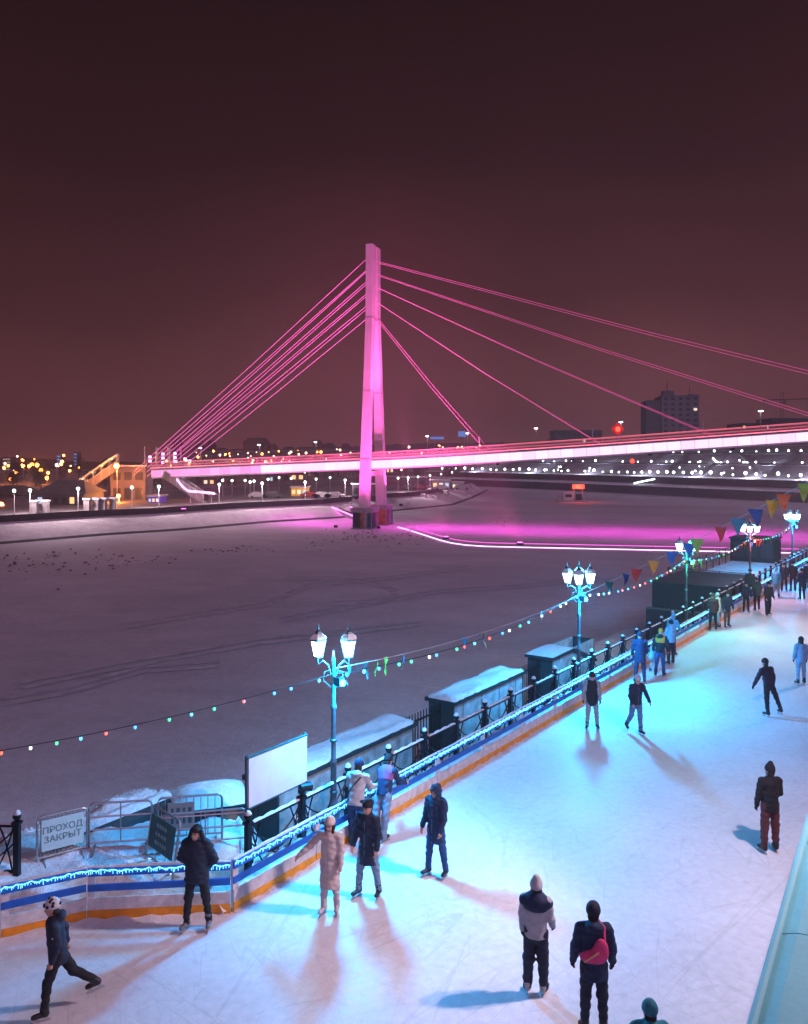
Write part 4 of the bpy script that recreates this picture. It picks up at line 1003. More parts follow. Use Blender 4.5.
# poster on the long shed
pp = RK(5.05, 2.82, -.95); t = thing('wall_poster', 'small white notice with a blue figure on the long shed wall', 'poster', pp, ANG)
MB().box((0, 0, 0), (.62, .02, .95)).build('sheet', WHITEP, t)
PB = mat('poster_blue', (.02, .07, .4), .6)
g = MB(); g.add([(-.22, -.014, -.40), (.22, -.014, -.40), (.12, -.014, -.02), (-.1, -.014, .02)], [(0, 1, 2, 3)]); g.build('figure', PB, t)
MB().ball((.0, -.02, .12), .085, 8, (1, .1, 1)).build('figure_head', PB, t); MB().box((-.04, -.015, .33), (.4, .005, .04)).build('headline', mat('poster_red', (.4, .05, .05), .6), t)

# ---- blank white board on two posts by the railing
bw = RK(1.08, PN + .08); t = thing('blank_board', 'blank white information board on posts above the iron railing', 'board', bw, ANG)
MB().box((.86, 0, 1.86), (1.72, .05, 1.02)).build('panel', mat('board_white', (.78, .80, .80), .5, var=.08, scale=3), t)
for x in (.0, 1.72): MB().box((x, .04, 1.2), (.06, .04, 2.4)).build('post', mat('board_post', (.03, .10, .11), .5), t)
for z in (1.36, 2.36): MB().box((.86, .005, z), (1.76, .07, .03)).build('frame_bar', MATS['board_post'], t)
t = thing('spotlight', 'small black spotlight clamped below the blank white board', 'spotlight', RK(2.6, PN, 1.2), ANG)
MB().tube([(0, 0, 0), (0, -.02, .14)], .02, 6).build('bracket', IRON, t); MB().tube([(-.10, -.02, .14), (.16, -.08, .10)], [.07, .10], 10).build('housing', IRON, t)

# ---- black pavilion and platform beyond the third lantern
def quad_wall(name, parent, o, pts, zb, matx, th=.12):
    for a, b in zip(pts, pts[1:]):
        d = (b - a); d.z = 0; n = Vector((-d.y, d.x, 0)).normalized() * th
        v = [a, b, b + n, a + n]; lo = [Vector((x.x, x.y, zb)) for x in v]
        g = MB(); g.add([x - o for x in lo + v], [(3, 2, 1, 0), (4, 5, 6, 7), (0, 1, 5, 4), (1, 2, 6, 5), (2, 3, 7, 6), (3, 0, 4, 7)]); g.build(name, matx, parent)
o_ = RK(38.4, 1.15, -2.6)
t = thing('black_pavilion', 'large black clad box with flat dark roof behind the railing by the green lantern', 'pavilion', o_, ANG)
DROOF = mat('dark_flat_roof', (.014, .030, .032), .5, var=.4, scale=1.2)
for k in range(6): MB().box((.02, .33 + .66 * k, 1.8), (.12, .655, 3.6)).build('end_wall_panel', BLACKCLAD, t)
for k in range(7): MB().box((.42 + .84 * k, -.02, 1.8), (.835, .1, 3.6)).build('front_wall_panel', BLACKCLAD, t)
MB().box((2.95, 3.98, 1.8), (5.9, .1, 3.6)).build('rear_wall', BLACKCLAD, t); MB().box((5.9, 2, 1.8), (.1, 3.9, 3.6)).build('end_wall', BLACKCLAD, t)
MB().box((2.95, 1.98, 3.63), (6.15, 4.2, .08)).build('roof', DROOF, t)
MB().box((-.25, 2.1, 1.05), (.4, 4.3, 2.1)).build('plinth', BLACKCLAD, t); MB().box((-.25, 2.1, 2.12), (.42, 4.32, .05)).build('plinth_ledge', mat('grey_ledge', (.12, .15, .16), .7), t)
o2 = RK(62, 3.2, -2.6); t = thing('black_kiosk', 'small black kiosk beyond the far lanterns beside the rink railing', 'kiosk', o2, ANG)
MB().box((1.3, 1.7, 2.15), (2.6, 3.4, 4.3)).build('wall', BLACKCLAD, t); MB().box((1.3, 1.7, 4.34), (2.8, 3.6, .1)).build('roof', DROOF, t)
for k in range(3): MB().box((-.03, .6 + 1.1 * k, 3.4), (.05, .8, 1.2)).build('shutter', mat('seam_black', (.02, .03, .03), .5), t)
o3 = RK(44.6, 1.2, 0); t = thing('viewing_platform', 'snowy platform with thin dark railing between the black box and the small black kiosk', 'platform', o3, ANG)
MB().box((8.4, 2.6, -.25), (16.8, 5.2, .3)).build('deck', SNOW, t)
for k in range(10): MB().tube([(.3 + 1.8 * k, 5.1, -.1), (.3 + 1.8 * k, 5.1, 1.1)], .035, 6).build('post', IRON, t)
for k in range(4): MB().tube([(.2, .2 + 1.6 * k, -.1), (.2, .2 + 1.6 * k, 1.1)], .035, 6).build('post', IRON, t)
for z in (.5, 1.08):
    MB().tube([(.2, 5.1, z), (16.6, 5.1, z)], .025, 6).build('rail', IRON, t); MB().tube([(.2, .2, z), (.2, 5.1, z)], .025, 6).build('rail', IRON, t)

# ---- light strings and bunting
BULB = [emit('bulb_' + n, c, s_) for n, c, s_ in (('blue', (.05, .35, 1), 2.6), ('red', (1, .10, .03), 2.6), ('green', (.05, .9, .35), 2.0), ('white', (.8, .95, 1), 2.6), ('cyan', (.1, .75, 1), 2.2))]
bulbm = [MB().ball((0, 0, -.055), .034, 8, (1, 1, 1.2)).mesh('bulb', b) for b in BULB]
bulbB = [MB().ball((0, 0, -.06), .040, 8, (1, 1, 1.2)).mesh('bulb', b) for b in BULB]
sock = MB().tube([(0, 0, .01), (0, 0, -.035)], .016, 6).mesh('socket', IRON)
WIRE = mat('wire', (.02, .02, .025), .6)
def hang(a, b, sag, n): return [a.lerp(b, i / n) - U * sag * 4 * (i / n) * (1 - i / n) for i in range(n + 1)]
def light_string(label, a, b, sag, nb, big=False):
    t = thing('light_string', label, 'string lights', a); pts = hang(Vector((0, 0, 0)), b - a, sag, 24); MB().tube(pts, .008 if not big else .011, 4).build('wire', WIRE, t)
    for k in range(nb):
        u = (k + random.uniform(.2, .8)) / nb; p = (b - a) * u - U * sag * 4 * u * (1 - u)
        obj('socket', sock, t, p); obj('bulb', (bulbB if big else bulbm)[random.randrange(5)], t, p)
tops = [b + U * 3.5 for b in LB_]
ap = Vector((-12.4, 16.6, 0)); t = thing('string_pole', 'slim steel pole carrying the light string left of the picture', 'pole', ap)
MB().tube([(0, 0, 0), (0, 0, 2.15)], .04, 8).build('post', STEEL, t); MB().ball((0, 0, 2.15), .06).build('cap', STEEL, t)
light_string('single string of coloured bulbs from the near lantern to the left picture edge', tops[0], ap + U * 2.0, .30, 20)
light_string('string of coloured bulbs between the near lantern and the second lantern', tops[0], tops[1], .38, 20, True)
light_string('string of coloured bulbs between the second and the green lantern', tops[1], tops[2], .40, 19, True)
light_string('string of coloured bulbs between the green and the red lantern', tops[2], tops[3], .35, 16, True)
light_string('string of coloured bulbs between the red and the farthest lantern', tops[3], tops[4], .35, 16, True)
FC = [('orange', (.75, .25, .02)), ('blue', (.02, .13, .38)), ('teal', (.02, .20, .30)), ('green', (.20, .38, .06)), ('red', (.55, .03, .02)), ('navy', (.02, .04, .16)), ('yellow', (.70, .36, .03)), ('scarlet', (.75, .10, .02)), ('lime', (.40, .48, .05)), ('pine', (.01, .12, .09))]
FM = {n: mat('flag_' + n, c, .7, var=.15, scale=12) for n, c in FC}
def flag_mesh(n, seed):
    rn = random.Random(seed); g = MB(); k = 5; vs = []; cv = rn.uniform(-.05, .05)
    for i in range(k + 1):
        f = i / k; w_ = .13 * (1 - f); sway = cv * f + .02 * math.sin(f * 5 + seed)
        vs += [(-w_, sway, -.31 * f), (w_, sway + .03 * f * rn.uniform(-1, 1), -.31 * f)]
    g.add(vs, [(2 * i, 2 * i + 1, 2 * i + 3, 2 * i + 2) for i in range(k)]); b_ = len(g.v)
    g.add([(x, y + .004, z) for x, y, z in vs], [(2 * i + 2, 2 * i + 3, 2 * i + 1, 2 * i) for i in range(k)])
    return g.mesh('flag', FM[n])
def bunting(label, a, b, sag, ts, names):
    t = thing('bunting', label, 'bunting', a); MB().tube(hang(Vector((0, 0, 0)), b - a, sag, 24), .007, 4).build('cord', mat('cord_white', (.6, .6, .6), .7), t); rz = math.atan2(b.y - a.y, b.x - a.x)
    for i, (u, n) in enumerate(zip(ts, names)):
        p = (b - a) * u - U * sag * 4 * u * (1 - u); o = obj('flag', flag_mesh(n, i * 3 + len(ts)), t, p); o.rotation_euler = (random.uniform(-.15, .15), 0, rz + random.uniform(.25, .95)); o.scale = (random.uniform(1.2, 1.5),) * 3
M_ = Vector((9.3, 14.5, 9.2))
a = LB_[1] + U * 3.45
tsx = [(609, 'pine'), (626, 'navy'), (636, 'red'), (653.5, 'orange'), (671.6, 'blue'), (689, 'blue'), (697, 'green'), (721, 'red'), (738, 'teal'), (756, 'navy'), (773, 'yellow'), (784, 'scarlet'), (805, 'lime'), (822, 'red'), (845, 'blue')]
def t_of(px):
    k = (px - 404) / FPX; d = M_ - a; return (k * a.y - a.x) / (d.x - k * d.y)
bunting('colourful triangular bunting rising from the second lantern to the upper right edge', a, M_, .12, [t_of(px) for px, n in tsx], [n for px, n in tsx])
bunting('sparse triangular bunting between the near lantern and the second lantern', LB_[0] + U * 3.62, LB_[1] + U * 3.45, .25, [.04, .09, .12, .15, .20, .42, .48, .50, .78, .93], ['teal', 'teal', 'lime', 'lime', 'teal', 'teal', 'blue', 'lime', 'pine', 'red'])
bunting('small distant bunting between the green and the red lantern', LB_[2] + U * 3.4, LB_[3] + U * 3.5, .3, [.1 + .08 * k for k in range(11)], [FC[(3 * k) % 10][0] for k in range(11)])
bunting('small distant bunting between the red and the farthest lantern', LB_[3] + U * 3.4, LB_[4] + U * 3.5, .3, [.05 + .08 * k for k in range(11)], [FC[(3 * k + 1) % 10][0] for k in range(11)])

# ---- steel crowd barriers with signs at the closed passage
def text_mesh(txt, size, matx):
    cu = bpy.data.curves.new('lettering', 'FONT'); cu.body = txt; cu.size = size; cu.align_x = 'CENTER'; cu.align_y = 'CENTER'; cu.space_line = 1.05; cu.extrude = .002
    o = bpy.data.objects.new('lettering', cu); COL.objects.link(o); dg = bpy.context.evaluated_depsgraph_get(); me = bpy.data.meshes.new_from_object(o.evaluated_get(dg)); bpy.data.objects.remove(o); me.materials.clear(); me.materials.append(matx); return me
TXT = mat('sign_lettering', (.08, .22, .24), .6)
def crowd_barrier(label, a, b, h=1.05, lean=0, bars=14, rails=False):
    d = b - a; l = math.hypot(d.x, d.y); t = thing('crowd_barrier', label, 'barrier', a, math.atan2(d.y, d.x)); t.rotation_euler.x = lean
    r_ = .09; fr = [(0, 0, 0), (0, 0, h - r_), (r_ * .3, 0, h - r_ * .3), (r_, 0, h), (l - r_, 0, h), (l - r_ * .3, 0, h - r_ * .3), (l, 0, h - r_), (l, 0, 0)]
    MB().tube(fr, .024, 8).build('frame', STEEL, t); MB().tube([(0, 0, .18), (l, 0, .18)], .018, 6).build('lower_rail', STEEL, t)
    if rails:
        for z in (.45, .72): MB().tube([(0, 0, z), (l, 0, z)], .018, 6).build('rail', STEEL, t)
        MB().tube([(l / 2, 0, .18), (l / 2, 0, h)], .016, 6).build('upright', STEEL, t)
    else:
        for k in range(1, bars): MB().tube([(l * k / bars, 0, .18), (l * k / bars, 0, h)], .009, 5).build('bar', STEEL, t)
    for x in (.12, l - .12): MB().tube([(x, -.28, .0), (x, -.05, .12), (x, .05, .12), (x, .28, 0)], .018, 6).build('foot', STEEL, t)
    return t, l
a, b = G(37, 868, .08), G(87, 853, .12)
t, l = crowd_barrier('steel crowd barrier holding the pale closed passage sign at the left', a, b, 1.0)
MB().box((l * .50, -.035, .62), (l * .84, .02, .62)).build('sign_panel', mat('sign_pale', (.50, .68, .66), .5, var=.08, scale=4), t)
obj('lettering', text_mesh('ПРОХОД\nЗАКРЫТ', .18, TXT), t, (l * .50, -.05, .62), (R(90), 0, 0))
crowd_barrier('steel crowd barrier with three rails right of the closed passage sign', G(89, 852, .12), G(152, 843, .22), 1.0, rails=True)
t, l = crowd_barrier('steel crowd barrier with horizontal bars behind the man in the fur hat', G(158, 846, .15), G(222, 841, .15), 1.0, bars=9)
MB().box((l * .36, -.035, .62), (l * .42, .02, .55)).build('sign_panel', MATS['sign_pale'], t)
g = MB()
for r_ in range(2):
    for k_ in range(4): g.box((l * .36 - .18 + .12 * k_, -.048, .72 - r_ * .2), (.05 + .02 * (k_ % 2), .004, .13))
g.build('worn_print', TXT, t)
crowd_barrier('lower steel crowd barrier ending at the railing post', G(164, 853, .1), G(246, 846, .1), .8, rails=True)
a, b = G(145, 863, .08), G(172, 884, .06)
t, l = crowd_barrier('leaning steel crowd barrier with a dark green sign in the snow', a, b, 1.15, lean=R(-9), bars=3)
MB().box((l * .5, -.035, .70), (l * .86, .02, .62)).build('sign_panel', mat('sign_dark', (.02, .10, .10), .5, var=.3, scale=6), t)
g = MB()
for r_ in range(3):
    x = -.22
    while x < .2: wv = random.uniform(.03, .09); g.box((x + wv / 2 + l * .5, -.048, .86 - r_ * .16), (wv, .004, .07), ax=Matrix.Rotation(random.uniform(-.4, .4), 3, 'Y')); x += wv + random.uniform(.02, .05)
g.build('worn_print', mat('worn_print', (.25, .45, .42), .6), t)
# snowy stair parapet and brick box in the passage
a, b = G(70, 846, .1), G(168, 806, .28)
t = thing('stair_parapet', 'low dark stone parapet with thick snow crossing behind the barriers', 'wall', a)
MB().beam(Vector((0, 0, .08)), b - a + U * .02, .3, .36).build('wall', DARKW, t)
g = MB(); vs = []; nn = Vector((-(b - a).y, (b - a).x, 0)).normalized()
for j in range(17):
    p = (b - a) * (j / 16); hh = .06 + .05 * random.random()
    for off, z in ((-.19, .26), (-.12, .26 + hh), (.1, .27 + hh), (.2, .26)): vs.append(p + nn * off + U * z)
g.add(vs, [(4 * j + e, 4 * j + e + 4, 4 * j + e + 5, 4 * j + e + 1) for j in range(16) for e in range(3)]); g.build('snow_cap', SNOW, t, True)
BRK = mat('brown_brick', (.22, .10, .06), .8, var=.3, scale=9)
a = G(213, 828, .0); t = thing('passage_hut', 'low hut with thick rounded snow roof and brown door behind the barriers', 'hut', a, R(20))
MB().box((0, .6, .22), (1.5, 1.2, .5)).build('wall', DARKW, t); MB().box((.35, -.03, .2), (.36, .05, .44)).build('door', BRK, t)
g = MB(); vs = []
for j in range(9):
    for i in range(9):
        u, v = i / 4 - 1, j / 4 - 1; e = (1 - u * u) ** .5 * (1 - v * v) ** .5 if abs(u) < 1 and abs(v) < 1 else 0
        vs.append((u * .85, .6 + v * .72, .48 + .26 * e + .02 * random.random()))
g.add(vs, [(j * 9 + i, j * 9 + i + 1, j * 9 + i + 10, j * 9 + i + 9) for j in range(8) for i in range(8)]); g.build('roof_snow', SNOW, t, True)
MB().box((0, .6, .455), (1.66, 1.4, .03)).build('roof', SHEDD, t)

# ================================================================== PEOPLE
def surface_nets(val, org, vx):
    s = val < 0
    nx, ny, nz = val.shape
    c = [(0, 0, 0), (1, 0, 0), (0, 1, 0), (1, 1, 0), (0, 0, 1), (1, 0, 1), (0, 1, 1), (1, 1, 1)]
    sub = lambda A, o: A[o[0]:nx - 1 + o[0], o[1]:ny - 1 + o[1], o[2]:nz - 1 + o[2]]
    cnt = sum(sub(s, o).astype(np.int8) for o in c)
    act = (cnt > 0) & (cnt < 8)
    idx = -np.ones(act.shape, np.int64); I = np.argwhere(act); idx[act] = np.arange(len(I))
    pos = np.zeros((len(I), 3)); wt = np.zeros(len(I))
    for a in range(8):
        for b in range(a + 1, 8):
            d = np.array(c[b]) - np.array(c[a])
            if np.abs(d).sum() != 1 or d.min() < 0: continue
            va = sub(val, c[a])[act]; vb = sub(val, c[b])[act]; cr = (va < 0) != (vb < 0)
            t = np.where(cr, va / np.where(cr, va - vb, 1), 0)
            pos += np.where(cr[:, None], np.array(c[a]) + t[:, None] * d, 0); wt += cr
    pos = (I + pos / wt[:, None]) * vx + org
    faces = []
    for ax in range(3):
        o1, o2 = [(1, 2), (2, 0), (0, 1)][ax]
        sl0 = [slice(0, n) for n in (nx, ny, nz)]; sl1 = list(sl0); sl0[ax] = slice(0, -1); sl1[ax] = slice(1, None)
        s0, s1 = s[tuple(sl0)], s[tuple(sl1)]; E = np.argwhere(s0 != s1)
        if len(E) == 0: continue
        ok = (E[:, o1] > 0) & (E[:, o2] > 0) & (E[:, o1] < (nx, ny, nz)[o1] - 1) & (E[:, o2] < (nx, ny, nz)[o2] - 1); E = E[ok]
        fl = s0[tuple(E.T)]
        def cell(d1, d2): q = E.copy(); q[:, o1] -= d1; q[:, o2] -= d2; return idx[tuple(q.T)]
        Q = np.stack([cell(1, 1), cell(0, 1), cell(0, 0), cell(1, 0)], 1); Q[~fl] = Q[~fl][:, ::-1]; faces.append(Q)
    return pos, np.concatenate(faces) if faces else np.zeros((0, 4), int)

class Sdf:                                # union of soft shapes, meshed as one continuous surface
    def __init__(s): s.p = []; s.lo = np.full(3, 1e9); s.hi = np.full(3, -1e9); s.cuts = []
    def ext(s, q, r): q = np.array(q, float); s.lo = np.minimum(s.lo, q - r); s.hi = np.maximum(s.hi, q + r)
    def cone(s, a, b, ra, rb, k=.03, fr=None, ys=1.0):
        a = np.array(a, float); b = np.array(b, float); s.p.append(('c', a, b, ra, rb, k, fr, ys)); s.ext(a, ra * 1.15); s.ext(b, rb * 1.15); return s
    def ell(s, c, r, k=.02, fr=None): s.p.append(('e', np.array(c, float), np.array(r, float), k, fr)); s.ext(c, max(r)); return s
    def cut(s, pt, nrm): s.cuts.append(('p', np.array(pt, float), np.array(nrm, float))); return s
    def hole(s, c, r, fr=None): s.cuts.append(('e', np.array(c, float), np.array(r, float), fr)); return s
    def ev(s, X):
        D_ = None
        for q in s.p:
            if q[0] == 'c':
                _, a, b, ra, rb, k, fr, ys = q
                pa = X - a; ba = b - a
                if fr is not None: pa = pa @ fr; ba = ba @ fr; pa = pa / np.array([1, ys, 1]); ba = ba / np.array([1, ys, 1])
                h = np.clip((pa @ ba) / max(1e-9, ba @ ba), 0, 1); d = np.linalg.norm(pa - h[..., None] * ba, axis=-1) - (ra + (rb - ra) * h)
            else:
                _, c, r, k, fr = q; pa = X - c
                if fr is not None: pa = pa @ fr
                n = np.linalg.norm(pa / r, axis=-1); d = (n - 1) * min(r) * (.5 + .5 * n / np.maximum(n, 1))
            if D_ is None: D_ = d
            else: hh = np.clip(.5 + .5 * (D_ - d) / k, 0, 1); D_ = D_ + (d - D_) * hh - k * hh * (1 - hh)
        return D_
    def mesh(s, name, mats, vx, wrinkle=0, quilt=0, seed=0):
        lo = s.lo - 3 * vx; n = np.ceil((s.hi - lo) / vx).astype(int) + 4
        ax = [lo[i] + vx * np.arange(n[i]) for i in range(3)]; X = np.stack(np.meshgrid(*ax, indexing='ij'), -1)
        d = s.ev(X)
        if wrinkle:
            x, y, z = X[..., 0], X[..., 1], X[..., 2]
            d = d + wrinkle * (np.sin(z * 31 + x * 17 + seed) * np.sin(x * 23 - z * 9 + y * 13 + seed * 2) + .6 * np.sin(z * 57 + y * 37 + x * 11 + seed))
        if quilt: d = d - quilt * (np.abs(np.sin(X[..., 2] * math.pi / .085)) - .5)
        for c in s.cuts:
            if c[0] == 'p': d = np.maximum(d, (X - c[1]) @ c[2])
            else:
                pa = X - c[1]
                if c[3] is not None: pa = pa @ c[3]
                q = np.linalg.norm(pa / c[2], axis=-1); d = np.maximum(d, -(q - 1) * min(c[2]))
        v, f = surface_nets(d, lo, vx)
        me = bpy.data.meshes.new(name); me.from_pydata(v.tolist(), [], f.tolist()); me.update()
        for m_ in (mats if isinstance(mats, list) else [mats]): me.materials.append(m_)
        me.polygons.foreach_set('use_smooth', [True] * len(me.polygons)); return me

def cloth(name, c, var=.18, rough=.8): return mat('cloth_' + name, c, rough, var=var, scale=9, bump=.25, bscale=60)
SKIN = mat('skin', (.55, .30, .22), .55, var=.08, scale=10)
CL = {n: cloth(n, c) for n, c in dict(navy=(.010, .016, .040), black=(.007, .008, .012), dkblue=(.010, .026, .075), blue=(.016, .07, .20), jeans=(.10, .20, .34), ltjeans=(.20, .34, .48), beige=(.68, .58, .52), cream=(.70, .64, .60), white=(.70, .70, .70), grey=(.28, .29, .31), ltgrey=(.48, .50, .52), teal=(.03, .26, .32), cyan=(.08, .40, .58), maroon=(.10, .022, .025), purple=(.30, .10, .26), orange=(.70, .22, .02), pink=(.75, .06, .22), green=(.04, .075, .06), brown=(.12, .06, .035), hair=(.025, .015, .012), red=(.4, .03, .04), ltblue=(.22, .42, .60), peach=(.75, .42, .28)).items()}
BOOT = mat('skate_boot', (.015, .015, .018), .4, var=.2, scale=9); BOOTW = mat('skate_boot_white', (.6, .6, .6), .4, var=.2, scale=9); BLADE = mat('skate_blade', (.6, .62, .65), .25, 1.0)
EYE = mat('eye', (.015, .012, .012), .2); LIP = mat('lip', (.35, .12, .10), .5)

def person(label, foot, H=1.75, yaw=0, coat='navy', trousers='black', hat='black', hatstyle='beanie', hem=.80, lean=0, side=0, legs=((0, .06, 0), (0, .06, 0)), arms=((.1, .14, .2), (.1, .14, .2)), head=(0, 0), hood=None, boots=BOOT, hair=None, glove=None, quilt=0, vx=.02, flare=1.0, scarf=None, extra=None, skates=True, yoke=None, group=None):
    S = H / 1.75; px = vx
    Rz = lambda a: np.array([[math.cos(a), -math.sin(a), 0], [math.sin(a), math.cos(a), 0], [0, 0, 1]])
    Rx = lambda a: np.array([[1, 0, 0], [0, math.cos(a), -math.sin(a)], [0, math.sin(a), math.cos(a)]])
    Ry = lambda a: np.array([[math.cos(a), 0, math.sin(a)], [0, 1, 0], [-math.sin(a), 0, math.cos(a)]])
    A_ = lambda *v: np.array(v, float) * S
    def dr(a, b, sd): return np.array((math.sin(b) * sd, -math.sin(a) * math.cos(b), -math.cos(a) * math.cos(b)))
    hip0 = A_(0, 0, .93); J = {}
    T = Ry(side) @ Rx(lean)               # torso frame: forward lean about X, sideways about Y
    low = 9
    for i, sd in enumerate((-1, 1)):
        a, b, k = legs[i]; hp = hip0 + A_(.095 * sd, 0, 0); kn = hp + A_(*(.43 * dr(a, b, sd))); an = kn + A_(*(.42 * dr(a - k, b * .8, sd)))
        J['h', sd], J['k', sd], J['a', sd] = hp, kn, an; low = min(low, an[2])
    dz = (.085 * S + (.075 if skates else 0)) - low; off = np.array((0, 0, dz))
    for k in J: J[k] = J[k] + off
    hip = hip0 + off
    tp = lambda x, y, z: hip + T @ A_(x, y, z)
    for i, sd in enumerate((-1, 1)):
        a, b, k = arms[i][:3]; sh = tp(.185 * sd, 0, .50); el_ = sh + T @ A_(*(.28 * dr(a, b, sd))); b2 = arms[i][3] if len(arms[i]) > 3 else b * .3
        wr = el_ + T @ A_(*(.25 * dr(a + k, b2, sd))); fd = T @ dr(a + k, b2, sd)
        J['s', sd], J['e', sd], J['w', sd], J['f', sd] = sh, el_, wr, fd
    HR = T @ Rz(head[0]) @ Rx(head[1]); hc = tp(0, -.015, .70); hp_ = lambda x, y, z: hc + HR @ A_(x, y, z)
    root = thing('person', label, 'person', foot, yaw, group)
    # ---- body: one continuous surface
    b = Sdf()
    b.cone(tp(0, 0, -.02), tp(0, 0, .25), .125 * S, .12 * S, fr=T, ys=.75); b.cone(tp(0, 0, .25), tp(0, 0, .44), .13 * S, .14 * S, .05, fr=T, ys=.7); b.cone(tp(0, .01, .48), hp_(0, .01, -.06), .055 * S, .05 * S, .04)
    b.ell(hc, A_(.076, .096, .122), .03, HR); b.ell(hp_(0, -.03, -.06), A_(.055, .065, .06), .03, HR)
    b.cone(hp_(0, -.092, .01), hp_(0, -.108, -.022), .012 * S, .017 * S, .012)
    for sd in (-1, 1):
        b.ell(hp_(.078 * sd, .01, -.01), A_(.012, .022, .032), .01, HR)
        b.cone(J['s', sd], J['e', sd], .052 * S, .042 * S, .04); b.cone(J['e', sd], J['w', sd], .042 * S, .028 * S, .02); w_ = J['w', sd]; b.cone(w_, w_ + J['f', sd] * .085 * S, .030 * S, .034 * S, .02)
        b.cone(J['h', sd], J['k', sd], .085 * S, .058 * S, .05); b.cone(J['k', sd], J['a', sd], .055 * S, .038 * S, .02)
        b.cone(J['a', sd] - np.array((0, 0, .01)) * S, J['a', sd] + A_(0, -.06, -.04), .03 * S, .024 * S, .02)
    gl = CL[glove] if glove else SKIN
    bm_ = b.mesh('body', [SKIN, gl], vx * .9)
    # fingers: four unequal bent fingers and a thumb on each hand, rooted inside the palm
    mbf = MB()
    for sd in (-1, 1):
        w_, fd = J['w', sd], J['f', sd]; inn = np.array((-sd, 0, 0.0)); fwd = np.cross(fd, inn); fwd = fwd / max(1e-6, np.linalg.norm(fwd))
        if fwd[1] > 0: fwd = -fwd
        inn = np.cross(fwd, fd); inn = inn / max(1e-6, np.linalg.norm(inn)); inn = inn if inn[0] * sd < 0 else -inn
        palm = w_ + fd * .075 * S
        for q, ln in enumerate((.070, .080, .074, .058)):
            r0 = palm + fwd * (.030 - .020 * q) * S; k1 = r0 + fd * ln * .5 * S + inn * .006; k2 = k1 + (fd * .8 + inn * .6) * ln * .32 * S; k3 = k2 + (fd * .4 + inn * .9) * ln * .28 * S
            mbf.tube([r0, k1, k2, k3], [.0105 * S, .010 * S, .009 * S, .007 * S], 6)
        r0 = w_ + fd * .03 * S + fwd * .015 * S; k1 = r0 + (fwd * .75 + fd * .6) * .035 * S; k2 = k1 + (fwd * .35 + fd * .9 + inn * .3) * .032 * S; mbf.tube([r0, k1, k2], [.013 * S, .012 * S, .009 * S], 6)
    fm = mbf.mesh('tmp', gl); bmx = bmesh.new(); bmx.from_mesh(bm_)
    hv = [(J['w', sd] + J['f', sd] * .06 * S) for sd in (-1, 1)]
    for f_ in bmx.faces:
        cc = np.array(f_.calc_center_median())
        if min(np.linalg.norm(cc - h_) for h_ in hv) < .085 * S: f_.material_index = 1
    n0 = len(bmx.faces); bmx.from_mesh(fm); bmx.faces.ensure_lookup_table()
    for f_ in bmx.faces[n0:]: f_.material_index = 1; f_.smooth = True
    bmx.to_mesh(bm_); bmx.free(); bpy.data.meshes.remove(fm)
    obj('body', bm_, root)
    # ---- trousers
    g = Sdf(); g.cone(tp(0, 0, -.02), tp(0, 0, .12), .150 * S, .148 * S, fr=T, ys=.78)
    for sd in (-1, 1):
        g.cone(J['h', sd], J['k', sd], .100 * S, .076 * S * flare, .05); e_ = J['k', sd] + (J['a', sd] - J['k', sd]) * (1.0 if flare < 1.2 else 1.08); g.cone(J['k', sd], e_, .074 * S * flare, .058 * S * flare, .03)
    obj('trousers', g.mesh('trousers', CL[trousers], vx, .008, 0, len(label)), root)
    # ---- coat with sleeves
    g = Sdf(); hz = .93 - hem                     # hem measured as height above ground for a 1.75 m figure
    zb = -(hz) ; ww = 1.0 if not quilt else 1.2
    g.cone(tp(0, 0, .42), tp(0, 0, .22), .178 * S * ww, .165 * S * ww, .05, fr=T, ys=.78); g.cone(tp(0, 0, .22), tp(0, 0, zb - .05), .165 * S * ww, (.18 + .05 * hz) * S * ww, .05, fr=T, ys=.82)
    g.cone(tp(-.13, 0, .49), tp(.13, 0, .49), .085 * S, .085 * S, .05); g.cone(tp(0, .01, .52), tp(0, .0, .585), .088 * S, .075 * S, .03)
    for sd in (-1, 1):
        g.cone(J['s', sd], J['e', sd], .080 * S * ww, .068 * S * ww, .04); g.cone(J['e', sd], J['w', sd] - J['f', sd] * .0, .068 * S * ww, .050 * S * ww, .02)
    if hood == 'down': g.ell(tp(0, .10, .545), A_(.13, .08, .085), .03, T)
    g.cut(tp(0, 0, zb), T @ np.array((0, 0, -1.0)))
    for sd in (-1, 1): g.p.append(('c', J['e', sd], J['w', sd], .0662 * S * ww, .048 * S * ww, .015, None, 1.0))
    if hood == 'up':
        g.ell(hp_(0, .018, .02), A_(.112, .135, .150), .03, HR); g.cone(hp_(0, .03, -.10), tp(0, .01, .53), .10 * S, .10 * S, .03); g.hole(hp_(0, -.15, -.01), A_(.066, .13, .095), HR)
    obj('coat', g.mesh('coat', CL[coat], vx, .008, quilt, len(label) * 1.7), root)
    if yoke:
        g = Sdf(); g.cone(tp(-.175, 0, .48), tp(.175, 0, .48), .098 * S, .098 * S, .05); g.cone(tp(0, 0, .46), tp(0, 0, .40), .196 * S, .193 * S, .05, fr=T, ys=.84); g.cone(tp(0, .02, .52), tp(0, .02, .60), .098 * S, .09 * S, .04); g.cut(tp(0, 0, .37), T @ np.array((0, 0, -1.0)))
        obj('yoke', g.mesh('yoke', CL[yoke], vx, .004), root)
